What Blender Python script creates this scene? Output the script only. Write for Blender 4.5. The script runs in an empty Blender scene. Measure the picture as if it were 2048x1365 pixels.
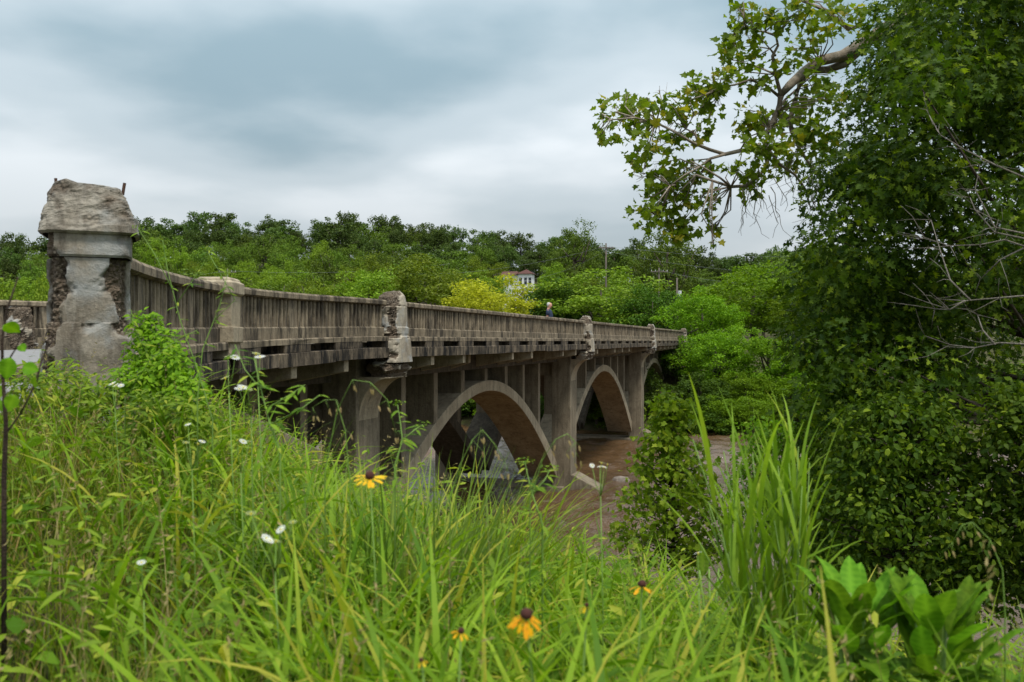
import bpy, math, random
import numpy as np
from mathutils import Vector, noise as mnoise
R = math.radians
rng = np.random.default_rng(7)
random.seed(7)
sc = bpy.context.scene
COL = sc.collection
F = 1800.0          # focal length in photo pixels (2048 wide)
EYE = 7.3           # camera height above the river

# ------------------------------------------------------------------ camera
cd = bpy.data.cameras.new('camera'); cam = bpy.data.objects.new('camera', cd); COL.objects.link(cam)
cd.sensor_width = 36.0; cd.lens = F / 2048 * 36
cam.location = (0, 0, EYE); cam.rotation_euler = (R(90), 0, 0)
cd.clip_start = 0.05; cd.clip_end = 6000
cd.dof.use_dof = True; cd.dof.focus_distance = 27.0; cd.dof.aperture_fstop = 5.0
sc.camera = cam

# ------------------------------------------------------------------ world: overcast sky
SUN = Vector((0.24, -0.42, 1.0)).normalized()
w = bpy.data.worlds.new('World'); sc.world = w; w.use_nodes = True
nt = w.node_tree; nt.nodes.clear()
def wn(t, **k):
    n = nt.nodes.new(t)
    for a, b in k.items(): setattr(n, a, b)
    return n
def wm(op, a, b=None, c=None):
    n = wn('ShaderNodeMath', operation=op)
    for i, x in enumerate((a, b, c)):
        if x is None: continue
        if hasattr(x, 'links'): nt.links.new(x, n.inputs[i])
        else: n.inputs[i].default_value = x
    return n.outputs[0]
tc = wn('ShaderNodeTexCoord'); sep = wn('ShaderNodeSeparateXYZ'); nt.links.new(tc.outputs['Generated'], sep.inputs[0])
zc = wm('MAXIMUM', sep.outputs[2], 0.0)
den = wm('ADD', zc, 0.16)
cmb = wn('ShaderNodeCombineXYZ')
nt.links.new(wm('DIVIDE', sep.outputs[0], den), cmb.inputs[0])
nt.links.new(wm('DIVIDE', sep.outputs[1], den), cmb.inputs[1])
mp = wn('ShaderNodeMapping'); nt.links.new(cmb.outputs[0], mp.inputs[0])
mp.inputs['Location'].default_value = (10.3, 0.6, 0.0); mp.inputs['Scale'].default_value = (1.0, 1.0, 1.0)
n1 = wn('ShaderNodeTexNoise'); n1.inputs['Scale'].default_value = 0.98; n1.inputs['Detail'].default_value = 6; n1.inputs['Roughness'].default_value = 0.42; n1.inputs['Distortion'].default_value = 0.0
nt.links.new(mp.outputs[0], n1.inputs['Vector'])
cr = wn('ShaderNodeValToRGB'); cr.color_ramp.interpolation = 'EASE'; nt.links.new(n1.outputs['Fac'], cr.inputs[0])
e = cr.color_ramp.elements; e[0].position = 0.30; e[0].color = (0.108, 0.150, 0.174, 1); e[1].position = 0.66; e[1].color = (0.315, 0.335, 0.35, 1)
m = cr.color_ramp.elements.new(0.48); m.color = (0.200, 0.232, 0.252, 1)
# low sky is an even grey veil, thick cloud is brighter overhead (overcast)
hz = wn('ShaderNodeMapRange'); nt.links.new(zc, hz.inputs[0]); hz.inputs[1].default_value = 0.03; hz.inputs[2].default_value = 0.22
mx = wn('ShaderNodeMix', data_type='RGBA'); nt.links.new(hz.outputs[0], mx.inputs[0])
mx.inputs[6].default_value = (0.235, 0.256, 0.270, 1); nt.links.new(cr.outputs[0], mx.inputs[7])
gain = wm('ADD', 0.92, wm('MULTIPLY', zc, 1.9))
sky = wn('ShaderNodeTexSky', sky_type='NISHITA', sun_disc=False)
sky.sun_elevation = math.asin(SUN.z); sky.sun_rotation = math.atan2(SUN.x, SUN.y); sky.air_density = 1.4; sky.dust_density = 3
bg1 = wn('ShaderNodeBackground'); nt.links.new(mx.outputs[2], bg1.inputs[0]); nt.links.new(gain, bg1.inputs[1])
bg2 = wn('ShaderNodeBackground'); nt.links.new(sky.outputs[0], bg2.inputs[0]); bg2.inputs[1].default_value = 0.05
ms = wn('ShaderNodeMixShader'); ms.inputs[0].default_value = 0.08
nt.links.new(bg1.outputs[0], ms.inputs[1]); nt.links.new(bg2.outputs[0], ms.inputs[2])
wo = wn('ShaderNodeOutputWorld'); nt.links.new(ms.outputs[0], wo.inputs[0])

sl = bpy.data.lights.new('sun', 'SUN'); so = bpy.data.objects.new('sun', sl); COL.objects.link(so)
sl.energy = 1.5; sl.angle = R(12); sl.color = (1.0, 0.96, 0.9)
so.rotation_euler = (-SUN).to_track_quat('-Z', 'Y').to_euler()
so.location = (20, -20, 40)

vs = sc.view_settings; vs.view_transform = 'Standard'; vs.look = 'None'; vs.exposure = 1.22; vs.gamma = 1.0; vs.use_curve_mapping = False
sc.render.engine = 'CYCLES'
cy = sc.cycles
cy.max_bounces = 6; cy.diffuse_bounces = 3; cy.glossy_bounces = 2; cy.transmission_bounces = 3; cy.transparent_max_bounces = 4
cy.use_denoising = True; cy.caustics_reflective = False; cy.caustics_refractive = False
cy.sample_clamp_indirect = 4.0

# ------------------------------------------------------------------ helpers
def P(px, py, Z): return np.array(((px - 1024) / F * Z, Z, EYE - (py - 682.5) / F * Z))
def tag(o, label=None, cat=None, group=None, kind=None):
    if label: o['label'] = label
    if cat: o['category'] = cat
    if group: o['group'] = group
    if kind: o['kind'] = kind
    return o
def empty(name, loc=(0, 0, 0), rz=0.0, parent=None):
    o = bpy.data.objects.new(name, None); COL.objects.link(o); o.location = loc; o.rotation_euler = (0, 0, rz); o.empty_display_size = 0.2
    if parent: o.parent = parent
    return o
def link(name, me, parent=None, loc=None, rz=0.0, scale=None):
    o = bpy.data.objects.new(name, me); COL.objects.link(o)
    if parent: o.parent = parent
    if loc is not None: o.location = loc
    if rz: o.rotation_euler = (0, 0, rz)
    if scale is not None: o.scale = scale
    return o
def copy_tree(o, parent=None):
    c = o.copy(); COL.objects.link(c); c.parent = parent
    for ch in list(o.children): copy_tree(ch, c)
    return c
class MB:
    def __init__(s): s.v = []; s.f = []
    def add(s, vs, fs):
        b = len(s.v); s.v += [tuple(map(float, x)) for x in vs]; s.f += [tuple(b + i for i in q) for q in fs]; return s
    def box(s, x0, x1, y0, y1, z0, z1):
        return s.add([(x0,y0,z0),(x1,y0,z0),(x1,y1,z0),(x0,y1,z0),(x0,y0,z1),(x1,y0,z1),(x1,y1,z1),(x0,y1,z1)],
                     [(0,3,2,1),(4,5,6,7),(0,1,5,4),(1,2,6,5),(2,3,7,6),(3,0,4,7)])
    def prism(s, poly, fn0, fn1):      # poly of 2D points, fn maps to 3D for both ends
        n = len(poly)
        return s.add([fn0(p) for p in poly] + [fn1(p) for p in poly],
                     [tuple(range(n - 1, -1, -1)), tuple(range(n, 2 * n))] + [(i, (i + 1) % n, n + (i + 1) % n, n + i) for i in range(n)])
    def loft(s, rings, close=True):    # rings of equal point counts
        n = len(rings[0]); vs = [p for r in rings for p in r]; fs = []
        for k in range(len(rings) - 1):
            for i in range(n):
                j = (i + 1) % n; fs.append((k*n+i, k*n+j, (k+1)*n+j, (k+1)*n+i))
        if close: fs += [tuple(range(n - 1, -1, -1)), tuple(range((len(rings)-1)*n, len(rings)*n))]
        return s.add(vs, fs)
    def tube(s, pts, rad, n=6):
        pts = [Vector(p) for p in pts]; rings = []
        for i, p in enumerate(pts):
            t = (pts[min(i+1, len(pts)-1)] - pts[max(i-1, 0)])
            t = t.normalized() if t.length > 1e-9 else Vector((0, 0, 1))
            a = t.cross(Vector((0.31, 0.17, 0.93)) if abs(t.z) < 0.9 else Vector((1, 0.1, 0))).normalized(); b = t.cross(a)
            r = float(rad[i] if hasattr(rad, '__len__') else rad)
            rings.append([p + r * (math.cos(2*math.pi*k/n) * a + math.sin(2*math.pi*k/n) * b) for k in range(n)])
        return s.loft(rings)
    def mesh(s, name, mat, smooth=False):
        me = bpy.data.meshes.new(name); me.from_pydata(s.v, [], s.f)
        me.polygons.foreach_set('use_smooth', [smooth] * len(me.polygons))
        if mat: me.materials.append(mat)
        me.update(); return me
    def build(s, name, mat, parent=None, smooth=False, bevel=0.0, **k):
        o = link(name, s.mesh(name, mat, smooth), parent, **k)
        if bevel:
            b = o.modifiers.new('bevel', 'BEVEL'); b.width = bevel; b.segments = 2; b.limit_method = 'ANGLE'
        return o
def fast_mesh(name, V, faces, mat, rnd=None, smooth=False):
    V = np.ascontiguousarray(V, np.float32).reshape(-1, 3); faces = np.ascontiguousarray(faces, np.int32); nf, k = faces.shape
    me = bpy.data.meshes.new(name); me.vertices.add(len(V)); me.vertices.foreach_set('co', V.ravel())
    me.loops.add(nf * k); me.loops.foreach_set('vertex_index', faces.ravel())
    me.polygons.add(nf); me.polygons.foreach_set('loop_start', np.arange(nf, dtype=np.int32) * k)
    me.polygons.foreach_set('use_smooth', np.full(nf, smooth))
    if rnd is not None:
        a = me.attributes.new('rnd', 'FLOAT', 'POINT'); a.data.foreach_set('value', np.ascontiguousarray(rnd, np.float32))
    if mat: me.materials.append(mat)
    me.update(calc_edges=True); return me
def unit(v): return v / np.maximum(np.linalg.norm(v, axis=-1, keepdims=True), 1e-9)
def rdir(n, r=None):
    return unit((r or rng).normal(size=(n, 3)))

# leaf templates (one face each)
def leaf_poly(pts, curl=-0.25):
    a = np.array(pts, float); z = curl * (a[:, 0] - 0.3) ** 2 + 0.25 * np.abs(a[:, 1]) ; return np.c_[a, z]
T_QUAD = leaf_poly([(0, 0), (.5, -.36), (1, 0), (.5, .36)])
T_OVAL = leaf_poly([(0, 0), (.3, -.24), (.62, -.25), (1, 0), (.62, .25), (.3, .24)])
T_ROUND = leaf_poly([(0, 0), (.2, -.36), (.6, -.44), (.92, -.25), (1, 0), (.92, .25), (.6, .44), (.2, .36)])
T_SYC = leaf_poly([(0, 0), (-.08, -.28), (.1, -.52), (.3, -.34), (.52, -.56), (.62, -.22), (1, 0), (.62, .22), (.52, .56), (.3, .34), (.1, .52), (-.08, .28)], -.2)
T_OAK = leaf_poly([(0, 0), (.2, -.08), (.22, -.38), (.4, -.1), (.55, -.42), (.68, -.1), (.86, -.2), (1, 0), (.86, .2), (.68, .1), (.55, .42), (.4, .1), (.22, .38), (.2, .08)], -.2)
T_LANCE = leaf_poly([(0, 0), (.35, -.09), (.7, -.07), (1, 0), (.7, .07), (.35, .09)])
def leaf_cloud(pos, nrm, size, T, dirs=None, r=None):
    r = r or rng; N = len(pos); n = unit(nrm); d = dirs if dirs is not None else r.normal(size=(N, 3))
    x = unit(d - (d * n).sum(1, keepdims=True) * n); y = np.cross(n, x)
    s = np.broadcast_to(np.asarray(size, float), (N,))[:, None, None]
    V = pos[:, None, :] + s * (T[None, :, 0:1] * x[:, None, :] + T[None, :, 1:2] * y[:, None, :] + T[None, :, 2:3] * n[:, None, :])
    k = len(T); return V.reshape(-1, 3), np.arange(N * k).reshape(N, k), np.repeat(r.random(N), k)
def blades(base, az, L, W, lean, curl, seg=5, twist=None, prof=0.75, r=None):
    r = r or rng; N = len(base); t = np.linspace(0, 1, seg + 1)
    phi = lean[:, None] + curl[:, None] * t[None, :] ** 1.4
    ds = (L / seg)[:, None]
    dx = np.concatenate([np.zeros((N, 1)), np.cumsum(np.sin(phi[:, :-1]) * ds, 1)], 1)
    dz = np.concatenate([np.zeros((N, 1)), np.cumsum(np.cos(phi[:, :-1]) * ds, 1)], 1)
    c, s = np.cos(az)[:, None], np.sin(az)[:, None]
    C = np.stack([base[:, 0:1] + dx * c, base[:, 1:2] + dx * s, base[:, 2:3] + dz], -1)
    w = W[:, None] * np.maximum(0.06, (0.45 + 1.2 * t * (1 - t) + .25 * (1 - t))[None, :] * (1 - t[None, :] ** 3) ** prof) * 0.5
    tw = (twist if twist is not None else r.normal(0, .5, N))[:, None] * (0.3 + t[None, :])
    side = np.stack([-s * np.cos(tw), c * np.cos(tw), np.sin(tw)], -1)
    V = np.stack([C - side * w[..., None], C + side * w[..., None]], 2).reshape(N, -1, 3)
    q = np.arange(seg)[:, None] * 2 + np.array([[0, 1, 3, 2]])
    fa = (np.arange(N)[:, None, None] * (2 * (seg + 1)) + q[None]).reshape(-1, 4)
    return V.reshape(-1, 3), fa, np.repeat(r.random(N), 2 * (seg + 1)), C
def join(parts):   # parts: (V, faces k, rnd)
    V = np.concatenate([p[0] for p in parts]); o = 0; fs = []
    for p in parts: fs.append(p[1] + o); o += len(p[0])
    return V, np.concatenate(fs), np.concatenate([p[2] for p in parts])

# ------------------------------------------------------------------ materials
class G:
    def __init__(s, name):
        s.m = bpy.data.materials.new(name); s.m.use_nodes = True; s.t = s.m.node_tree; s.t.nodes.clear()
    def n(s, typ, ins=None, **props):
        n = s.t.nodes.new(typ)
        for a, b in props.items(): setattr(n, a, b)
        for k, v in (ins or {}).items():
            if hasattr(v, 'links'): s.t.links.new(v, n.inputs[k])
            else: n.inputs[k].default_value = v
        return n
    def pos(s): return s.n('ShaderNodeNewGeometry').outputs['Position']
    def noise(s, vec, scale, detail=4, rough=.55, dist=0.0):
        return s.n('ShaderNodeTexNoise', {'Vector': vec, 'Scale': scale, 'Detail': detail, 'Roughness': rough, 'Distortion': dist}).outputs['Fac']
    def vscale(s, vec, k): return s.n('ShaderNodeVectorMath', {0: vec, 1: k}, operation='MULTIPLY').outputs[0]
    def ramp(s, fac, a, b, lo=0.0, hi=1.0): return s.n('ShaderNodeMapRange', {0: fac, 1: a, 2: b, 3: lo, 4: hi}).outputs[0]
    def mix(s, f, a, b, mode='MIX'):
        n = s.n('ShaderNodeMix', {0: f}, data_type='RGBA', blend_type=mode)
        for i, v in ((6, a), (7, b)):
            if hasattr(v, 'links'): s.t.links.new(v, n.inputs[i])
            else: n.inputs[i].default_value = (*v, 1)
        return n.outputs[2]
    def math(s, op, a, b=0.0): return s.n('ShaderNodeMath', {0: a, 1: b}, operation=op).outputs[0]
    def attr(s, name): return s.n('ShaderNodeAttribute', attribute_name=name).outputs['Fac']
    def bump(s, h, strength, dist=.02): return s.n('ShaderNodeBump', {'Height': h, 'Strength': strength, 'Distance': dist}).outputs[0]
    def out(s, sh): s.n('ShaderNodeOutputMaterial', {0: sh}); return s.m
    def pbr(s, col, rough=.8, normal=None, spec=.3, **k):
        n = s.n('ShaderNodeBsdfPrincipled', {'Roughness': rough, 'Specular IOR Level': spec})
        if hasattr(col, 'links'): s.t.links.new(col, n.inputs['Base Color'])
        else: n.inputs['Base Color'].default_value = (*col, 1)
        if normal is not None: s.t.links.new(normal, n.inputs['Normal'])
        for a, b in k.items(): n.inputs[a].default_value = b
        return n.outputs[0]
def concrete(name, light, mid, dark, streak=.6, th=.5, boards=0.0, agg=False):
    g = G(name); p = g.pos()
    big = g.noise(p, .9, 5); fine = g.noise(p, 17, 7, .68); mic = g.noise(p, 70, 4, .6)
    col = g.mix(g.ramp(big, .35, .65), mid, light)
    st = g.noise(g.vscale(p, (2.6, 2.6, .75)), 1.5, 7, .66)
    thin = g.noise(g.vscale(p, (9, 9, 1.1)), 1.6, 6, .7)
    f = g.math('MULTIPLY', g.ramp(g.math('ADD', st, g.math('MULTIPLY', g.math('SUBTRACT', thin, .5), .38)), th - .08, th + .12), streak)
    col = g.mix(f, col, dark)
    blot = g.noise(p, 3.3, 6, .7)
    col = g.mix(g.math('MULTIPLY', g.ramp(blot, .56, .7), .45), col, tuple(x * .55 for x in dark) if streak > .7 else dark)
    pale = g.noise(g.vscale(p, (7, 7, .9)), 1.1, 5, .65)
    col = g.mix(g.math('MULTIPLY', g.ramp(pale, .6, .72), .35), col, tuple(min(1, x * 1.35) for x in light))
    col = g.mix(1.0, col, g.n('ShaderNodeCombineColor', {0: g.ramp(fine, .25, .75, .72, 1.22), 1: g.ramp(fine, .25, .75, .72, 1.2), 2: g.ramp(fine, .25, .75, .72, 1.18)}).outputs[0], 'MULTIPLY')
    h = g.math('ADD', fine, g.math('MULTIPLY', mic, .35))
    if boards:
        bl = g.noise(g.vscale(p, (9, 9, .15)), 1.0, 2, .4); h = g.math('ADD', h, g.math('MULTIPLY', bl, boards))
        col = g.mix(g.math('MULTIPLY', g.ramp(bl, .45, .62), .28), col, dark)
    if agg:
        col = g.mix(g.math('MULTIPLY', g.ramp(g.noise(p, 2.3, 4), .5, .62), .6), col, (.30, .315, .31))
        cb = g.attr('crumble')
        vo = g.n('ShaderNodeTexVoronoi', {'Vector': p, 'Scale': 34.0, 'Randomness': 1.0})
        sepc = g.n('ShaderNodeSeparateColor', {0: vo.outputs['Color']})
        stones = g.mix(g.ramp(sepc.outputs[0], .15, .95), (.040, .030, .021), (.32, .265, .20))
        stones = g.mix(g.ramp(vo.outputs['Distance'], .3, .62), stones, (.035, .026, .018))
        stones = g.mix(g.ramp(g.noise(p, 6, 4), .35, .62), stones, (.12, .09, .062))
        fac = g.ramp(g.math('ADD', cb, g.math('MULTIPLY', g.math('SUBTRACT', g.noise(p, 11, 5), .5), .5)), .35, .6)
        col = g.mix(fac, col, stones)
        h = g.math('SUBTRACT', h, g.math('MULTIPLY', g.math('MULTIPLY', vo.outputs['Distance'], fac), 1.6))
    return g.out(g.pbr(col, .9, g.bump(h, .55, .03), .2))
def leafmat(name, a, b, c=None, trans=.35, rough=.55, spec=.14, objvar=.35):
    g = G(name); r = g.attr('rnd'); o = g.n('ShaderNodeObjectInfo').outputs['Random']
    col = g.mix(r, a, b)
    if c: col = g.mix(g.ramp(r, .86, .93), col, c)
    nz_ = g.noise(g.pos(), 45.0 if spec < .12 else 7.0, 4, .65); col = g.mix(g.ramp(nz_, .58, .72, 0.0, .4), col, tuple(.55 * x + y_ for x, y_ in zip(a, (.03, .01, .0))))
    v = g.ramp(o, 0, 1, 1 - objvar, 1 + objvar * .8)
    hs = g.n('ShaderNodeHueSaturation', {'Hue': g.ramp(g.n('ShaderNodeObjectInfo').outputs['Random'], 0, 1, .485, .512), 'Saturation': 1.0, 'Value': v, 'Color': col}).outputs[0]
    s1 = g.pbr(hs, rough, None, spec)
    bright = g.mix(1.0, hs, (1.15, 1.2, .55), 'MULTIPLY')
    s2 = g.n('ShaderNodeBsdfTranslucent', {'Color': bright}).outputs[0]
    return g.out(g.n('ShaderNodeMixShader', {0: trans, 1: s1, 2: s2}).outputs[0])
def bark(name, a, b, sc_=6.0):
    g = G(name); p = g.pos(); n = g.noise(g.vscale(p, (1, 1, .3)), sc_, 6, .7); n2 = g.noise(p, sc_ * 5, 4)
    return g.out(g.pbr(g.mix(g.ramp(n, .35, .65), a, b), .9, g.bump(g.math('ADD', n, n2), .7, .03), .15))
def plain(name, col, rough=.7, var=.25, scale=12.0, spec=.3, **k):
    g = G(name); p = g.pos(); n = g.noise(p, scale, 5, .6)
    return g.out(g.pbr(g.mix(g.ramp(n, .3, .7), tuple(x * (1 - var) for x in col), tuple(min(1, x * (1 + var)) for x in col)), rough, g.bump(n, .2, .01), spec, **k))

M = {}
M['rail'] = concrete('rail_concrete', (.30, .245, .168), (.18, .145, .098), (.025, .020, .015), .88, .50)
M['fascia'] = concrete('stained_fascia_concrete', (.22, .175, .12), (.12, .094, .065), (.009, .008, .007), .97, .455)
M['pier'] = concrete('pier_concrete', (.255, .215, .15), (.185, .152, .105), (.065, .052, .036), .55, .54, .6)
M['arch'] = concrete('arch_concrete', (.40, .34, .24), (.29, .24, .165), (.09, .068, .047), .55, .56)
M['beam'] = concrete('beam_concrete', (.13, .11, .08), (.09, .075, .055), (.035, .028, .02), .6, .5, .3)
M['crumb'] = concrete('crumbling_concrete', (.40, .355, .275), (.28, .24, .18), (.09, .07, .05), .5, .55, 0, True)
M['pillar'] = concrete('pillar_concrete', (.33, .31, .265), (.21, .175, .128), (.060, .046, .033), .75, .51, 0, True)
M['rust'] = plain('rusty_iron', (.07, .035, .022), .8, .4, 40)
M['asphalt'] = plain('worn_asphalt', (.20, .195, .19), .9, .2, 9)
M['rock'] = plain('river_rock', (.17, .14, .115), .8, .35, 5)

def far_leaf(n, a, b, c=None, **k): M[n] = leafmat(n, a, b, c, **k)
far_leaf('ridge_leaf', (.036, .070, .012), (.098, .145, .025), trans=.25)
far_leaf('hill_leaf', (.060, .110, .010), (.150, .222, .024), trans=.28)
far_leaf('light_leaf', (.100, .170, .010), (.225, .305, .024), trans=.33)
far_leaf('yellow_leaf', (.30, .32, .012), (.50, .49, .035), trans=.4, objvar=.05)
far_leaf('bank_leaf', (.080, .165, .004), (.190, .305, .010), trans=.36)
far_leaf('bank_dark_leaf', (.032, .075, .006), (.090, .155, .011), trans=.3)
far_leaf('oak_leaf', (.022, .054, .004), (.092, .155, .009), (.19, .26, .013), trans=.44, objvar=.1)
far_leaf('shrub_leaf', (.030, .075, .005), (.105, .180, .010), (.18, .26, .015), trans=.42, objvar=.1)
far_leaf('syc_leaf', (.085, .150, .008), (.190, .265, .015), (.30, .28, .02), trans=.52, objvar=.1)
far_leaf('sapling_leaf', (.100, .205, .008), (.235, .36, .020), (.32, .42, .04), trans=.48, objvar=.1)
far_leaf('grass_blade', (.085, .170, .006), (.30, .42, .024), (.38, .35, .045), trans=.44, objvar=.0)
far_leaf('reed_leaf', (.12, .225, .014), (.27, .40, .032), (.33, .41, .04), trans=.45, objvar=.0)
far_leaf('grass_blue', (.065, .135, .02), (.23, .33, .062), (.31, .36, .05), trans=.38, objvar=.0)
far_leaf('grass_fine', (.062, .105, .008), (.255, .30, .034), (.36, .25, .085), trans=.38, objvar=.0)
far_leaf('grass_straw', (.20, .15, .06), (.36, .27, .13), trans=.3, objvar=.0)
far_leaf('weed_leaf', (.060, .135, .006), (.255, .365, .026), (.34, .38, .04), trans=.4, objvar=.0)
far_leaf('vine_leaf', (.085, .215, .005), (.21, .385, .014), trans=.42, objvar=.0)
far_leaf('broad_leaf', (.055, .145, .006), (.200, .36, .025), trans=.45, rough=.65, spec=.1, objvar=.35)
far_leaf('spike_leaf', (.08, .15, .06), (.16, .24, .11), trans=.35, objvar=.0)
M['petal'] = leafmat('yellow_petal', (.78, .45, .012), (.85, .55, .02), trans=.35, objvar=.0)
M['petal_orange'] = leafmat('orange_petal', (.78, .33, .008), (.85, .43, .012), trans=.35, objvar=.0)
M['white_petal'] = leafmat('white_petal', (.72, .73, .68), (.85, .85, .80), trans=.3, objvar=.0)
M['cone'] = plain('dark_flower_cone', (.055, .018, .012), .9, .4, 300)
M['stem'] = plain('green_stem', (.13, .22, .035), .6, .25, 20)
M['bark'] = bark('dark_bark', (.035, .027, .02), (.095, .075, .055))
M['bark_syc'] = bark('sycamore_bark', (.16, .125, .09), (.36, .31, .25), 3.0)
M['bark_far'] = bark('far_bark', (.05, .04, .03), (.11, .09, .07), 2.0)
M['twig'] = bark('pale_dead_twig', (.14, .12, .095), (.27, .24, .20), 20)
M['darkstem'] = bark('dark_stem', (.03, .02, .016), (.08, .055, .04), 30)

# ground, water
g = G('bank_soil'); p = g.pos(); a = g.noise(p, 1.7, 6); b = g.noise(p, 14, 6, .7)
M['soil'] = g.out(g.pbr(g.mix(g.ramp(a, .35, .65), g.mix(b, (.03, .045, .012), (.075, .085, .025)), g.mix(b, (.045, .035, .022), (.11, .085, .05))), .95, g.bump(b, .8, .05), .1))
g = G('muddy_water'); p = g.pos()
nw = g.noise(p, 2.3, 5, .6, .6); n2 = g.noise(p, 9, 4, .6, .4)
mud = g.mix(g.ramp(g.noise(p, .16, 4), .35, .65), (.075, .042, .018), (.105, .062, .030))
fl = g.noise(g.vscale(p, (.55, 1.5, 1)), 1.5, 7, .68, 1.2); fl2 = g.noise(p, .22, 3)
mud = g.mix(g.math('MULTIPLY', g.math('MULTIPLY', g.ramp(fl, .60, .70), g.ramp(fl2, .42, .60)), .55), mud, (.42, .36, .29))
M['water'] = g.out(g.pbr(mud, .05, g.bump(g.math('ADD', nw, g.math('MULTIPLY', n2, .35)),   .8, .12), .6, IOR=1.38))

# ------------------------------------------------------------------ terrain
TH = math.atan2(540.0, F); A = np.array((math.sin(TH), math.cos(TH))); NI = np.array((-A[1], A[0]))
P1 = np.array((-3.01, 22.33))
def uq(X, Y):
    dx, dy = X - P1[0], Y - P1[1]; return dx * A[0] + dy * A[1], dx * NI[0] + dy * NI[1]
def xy(u, q): return P1[0] + u * A[0] + q * NI[0], P1[1] + u * A[1] + q * NI[1]
W = 8.3; S = 23.1; MOD = S / 9
def flare(u): return .0275 * np.maximum(0, -np.asarray(u, float) - 2.4) ** 2
def dzu(u): return -.018 * np.maximum(0, -np.asarray(u, float) - 1.5)
CP = np.array([(-3.3,7.2,-.55),(-4.4,6.2,-.6),(-5,9,-.5),(-7,6,-.46),(-11.6,4,-.46),(-8,14,-.75),(-6.4,17,-2.8),(-4.5,20,-4.5),(-3,22.3,-5.8),(-9,23,-5.8),(-12,19,-3),(-16,16,-1.4),(-22,12,-1.2),(-18,0,-.6),
 (-14,28,-7.2),(-30,30,-7.6),(-40,20,-4),(0,0,-1.35),(-2,1,-1.18),(2,0,-1.3),(1.2,2,-1.2),(2.4,2.5,-1.45),(0,2,-1.22),(-1.5,4,-1.02),(-2.6,5.8,-.8),(0,3,-1.36),(0,5,-1.42),(.45,5,-1.55),(1.0,5,-1.85),(0,6.6,-1.8),(-1,6,-1.4),(-1.6,8.5,-1.65),(-2.6,10.5,-1.7),(-3.3,12.5,-1.75),(-3.0,15,-3.2),
 (-.5,9,-2.7),(-.5,13,-4.1),(0,18,-6.0),(1.3,3.4,-1.62),(1,6.3,-2.25),(1.7,9,-3.6),(2.5,14,-4.6),(3.2,20,-6.8),(4,4,-2.7),(5,8,-3.8),(6.5,12,-4.9),(8,18,-6.6),(12,10,-4.9),(14,16,-6.4),(20,8,-5.2),(10,2,-3.3),(20,20,-7.7),(9,23,-7.55),(1,23.5,-7.4),(-3,27,-7.8),(30,16,-7.6),
 (0,-6,-1.7),(10,-6,-2.6),(-10,-6,-.9),(-40,-6,-.7),(40,-6,-4),(5,34,-8.6),(-15,40,-8.6),(25,30,-8.6),(42,26,-8.6),(-42,46,-8.6)], float)
def tps(d): return np.where(d > 1e-9, d ** 2 * np.log(np.maximum(d, 1e-9)), 0)
_n = len(CP); _D = np.linalg.norm(CP[:, None, :2] - CP[None, :, :2], axis=2)
_Q = np.c_[np.ones(_n), CP[:, :2]]
_L = np.block([[tps(_D) + np.eye(_n) * .6, _Q], [_Q.T, np.zeros((3, 3))]])
_W = np.linalg.solve(_L, np.r_[CP[:, 2], np.zeros(3)])
RIDGE = np.array([(-1000, 26), (-210, 24), (-190, 26), (-143, 35), (-50, 36), (0, 31), (34, 27), (92, 22), (200, 26), (900, 30)], float)
def ground_h(X, Y):     # height relative to the camera
    X = np.atleast_1d(np.asarray(X, float)); Y = np.atleast_1d(np.asarray(Y, float)); sh = X.shape; x = X.ravel(); y = Y.ravel()
    u, q = uq(x, y)
    xc = np.clip(x, -42, 42); yc = np.clip(y, -8, 46)
    d = np.sqrt((xc[:, None] - CP[None, :, 0]) ** 2 + (yc[:, None] - CP[None, :, 1]) ** 2)
    near = np.clip(tps(d) @ _W[:_n] + _W[_n] + xc * _W[_n+1] + yc * _W[_n+2], -8.6, -.4)
    near = np.where(u > 14, np.minimum(near, -8.3), near)
    far = np.interp(u, [46, 50.5, 53, 60, 72, 95, 130], [-8.6, -8.0, -6.9, -4.6, -1.9, -.6, 0])
    rz = np.interp(x * 350 / np.maximum(y, 60), RIDGE[:, 0], RIDGE[:, 1])
    t = np.clip((y - 120) / 230, 0, 1.0); hill = (rz - 4) * (t ** 1.5)
    far = far + np.where(u > 80, hill, 0) - np.clip((y - 370) / 400, 0, 1) * 25 * 0
    return np.where(u < 30, near, far).reshape(sh)
gx = np.unique(np.concatenate([np.linspace(-900, -60, 29), np.linspace(-60, -14, 47), np.arange(-14, 16, .3), np.linspace(16, 60, 45), np.linspace(60, 900, 29)]))
gy = np.unique(np.concatenate([np.linspace(-60, -2, 15), np.arange(-2, 30, .3), np.linspace(30, 140, 111), np.linspace(140, 420, 41), np.linspace(420, 1500, 12)]))
GX, GY = np.meshgrid(gx, gy); GH = ground_h(GX, GY)
GH = GH + .05 * np.sin(GX * 2.3 + np.sin(GY * 1.9)) * np.sin(GY * 2.9 + GX) * (GY < 30)
nx = len(gx); idx = np.arange(GX.size).reshape(GX.shape)
fa = np.stack([idx[:-1, :-1], idx[:-1, 1:], idx[1:, 1:], idx[1:, :-1]], -1).reshape(-1, 4)
tag(link('ground', fast_mesh('ground', np.stack([GX, GY, GH + EYE], -1), fa, M['soil'], smooth=True)), kind='structure')

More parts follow.
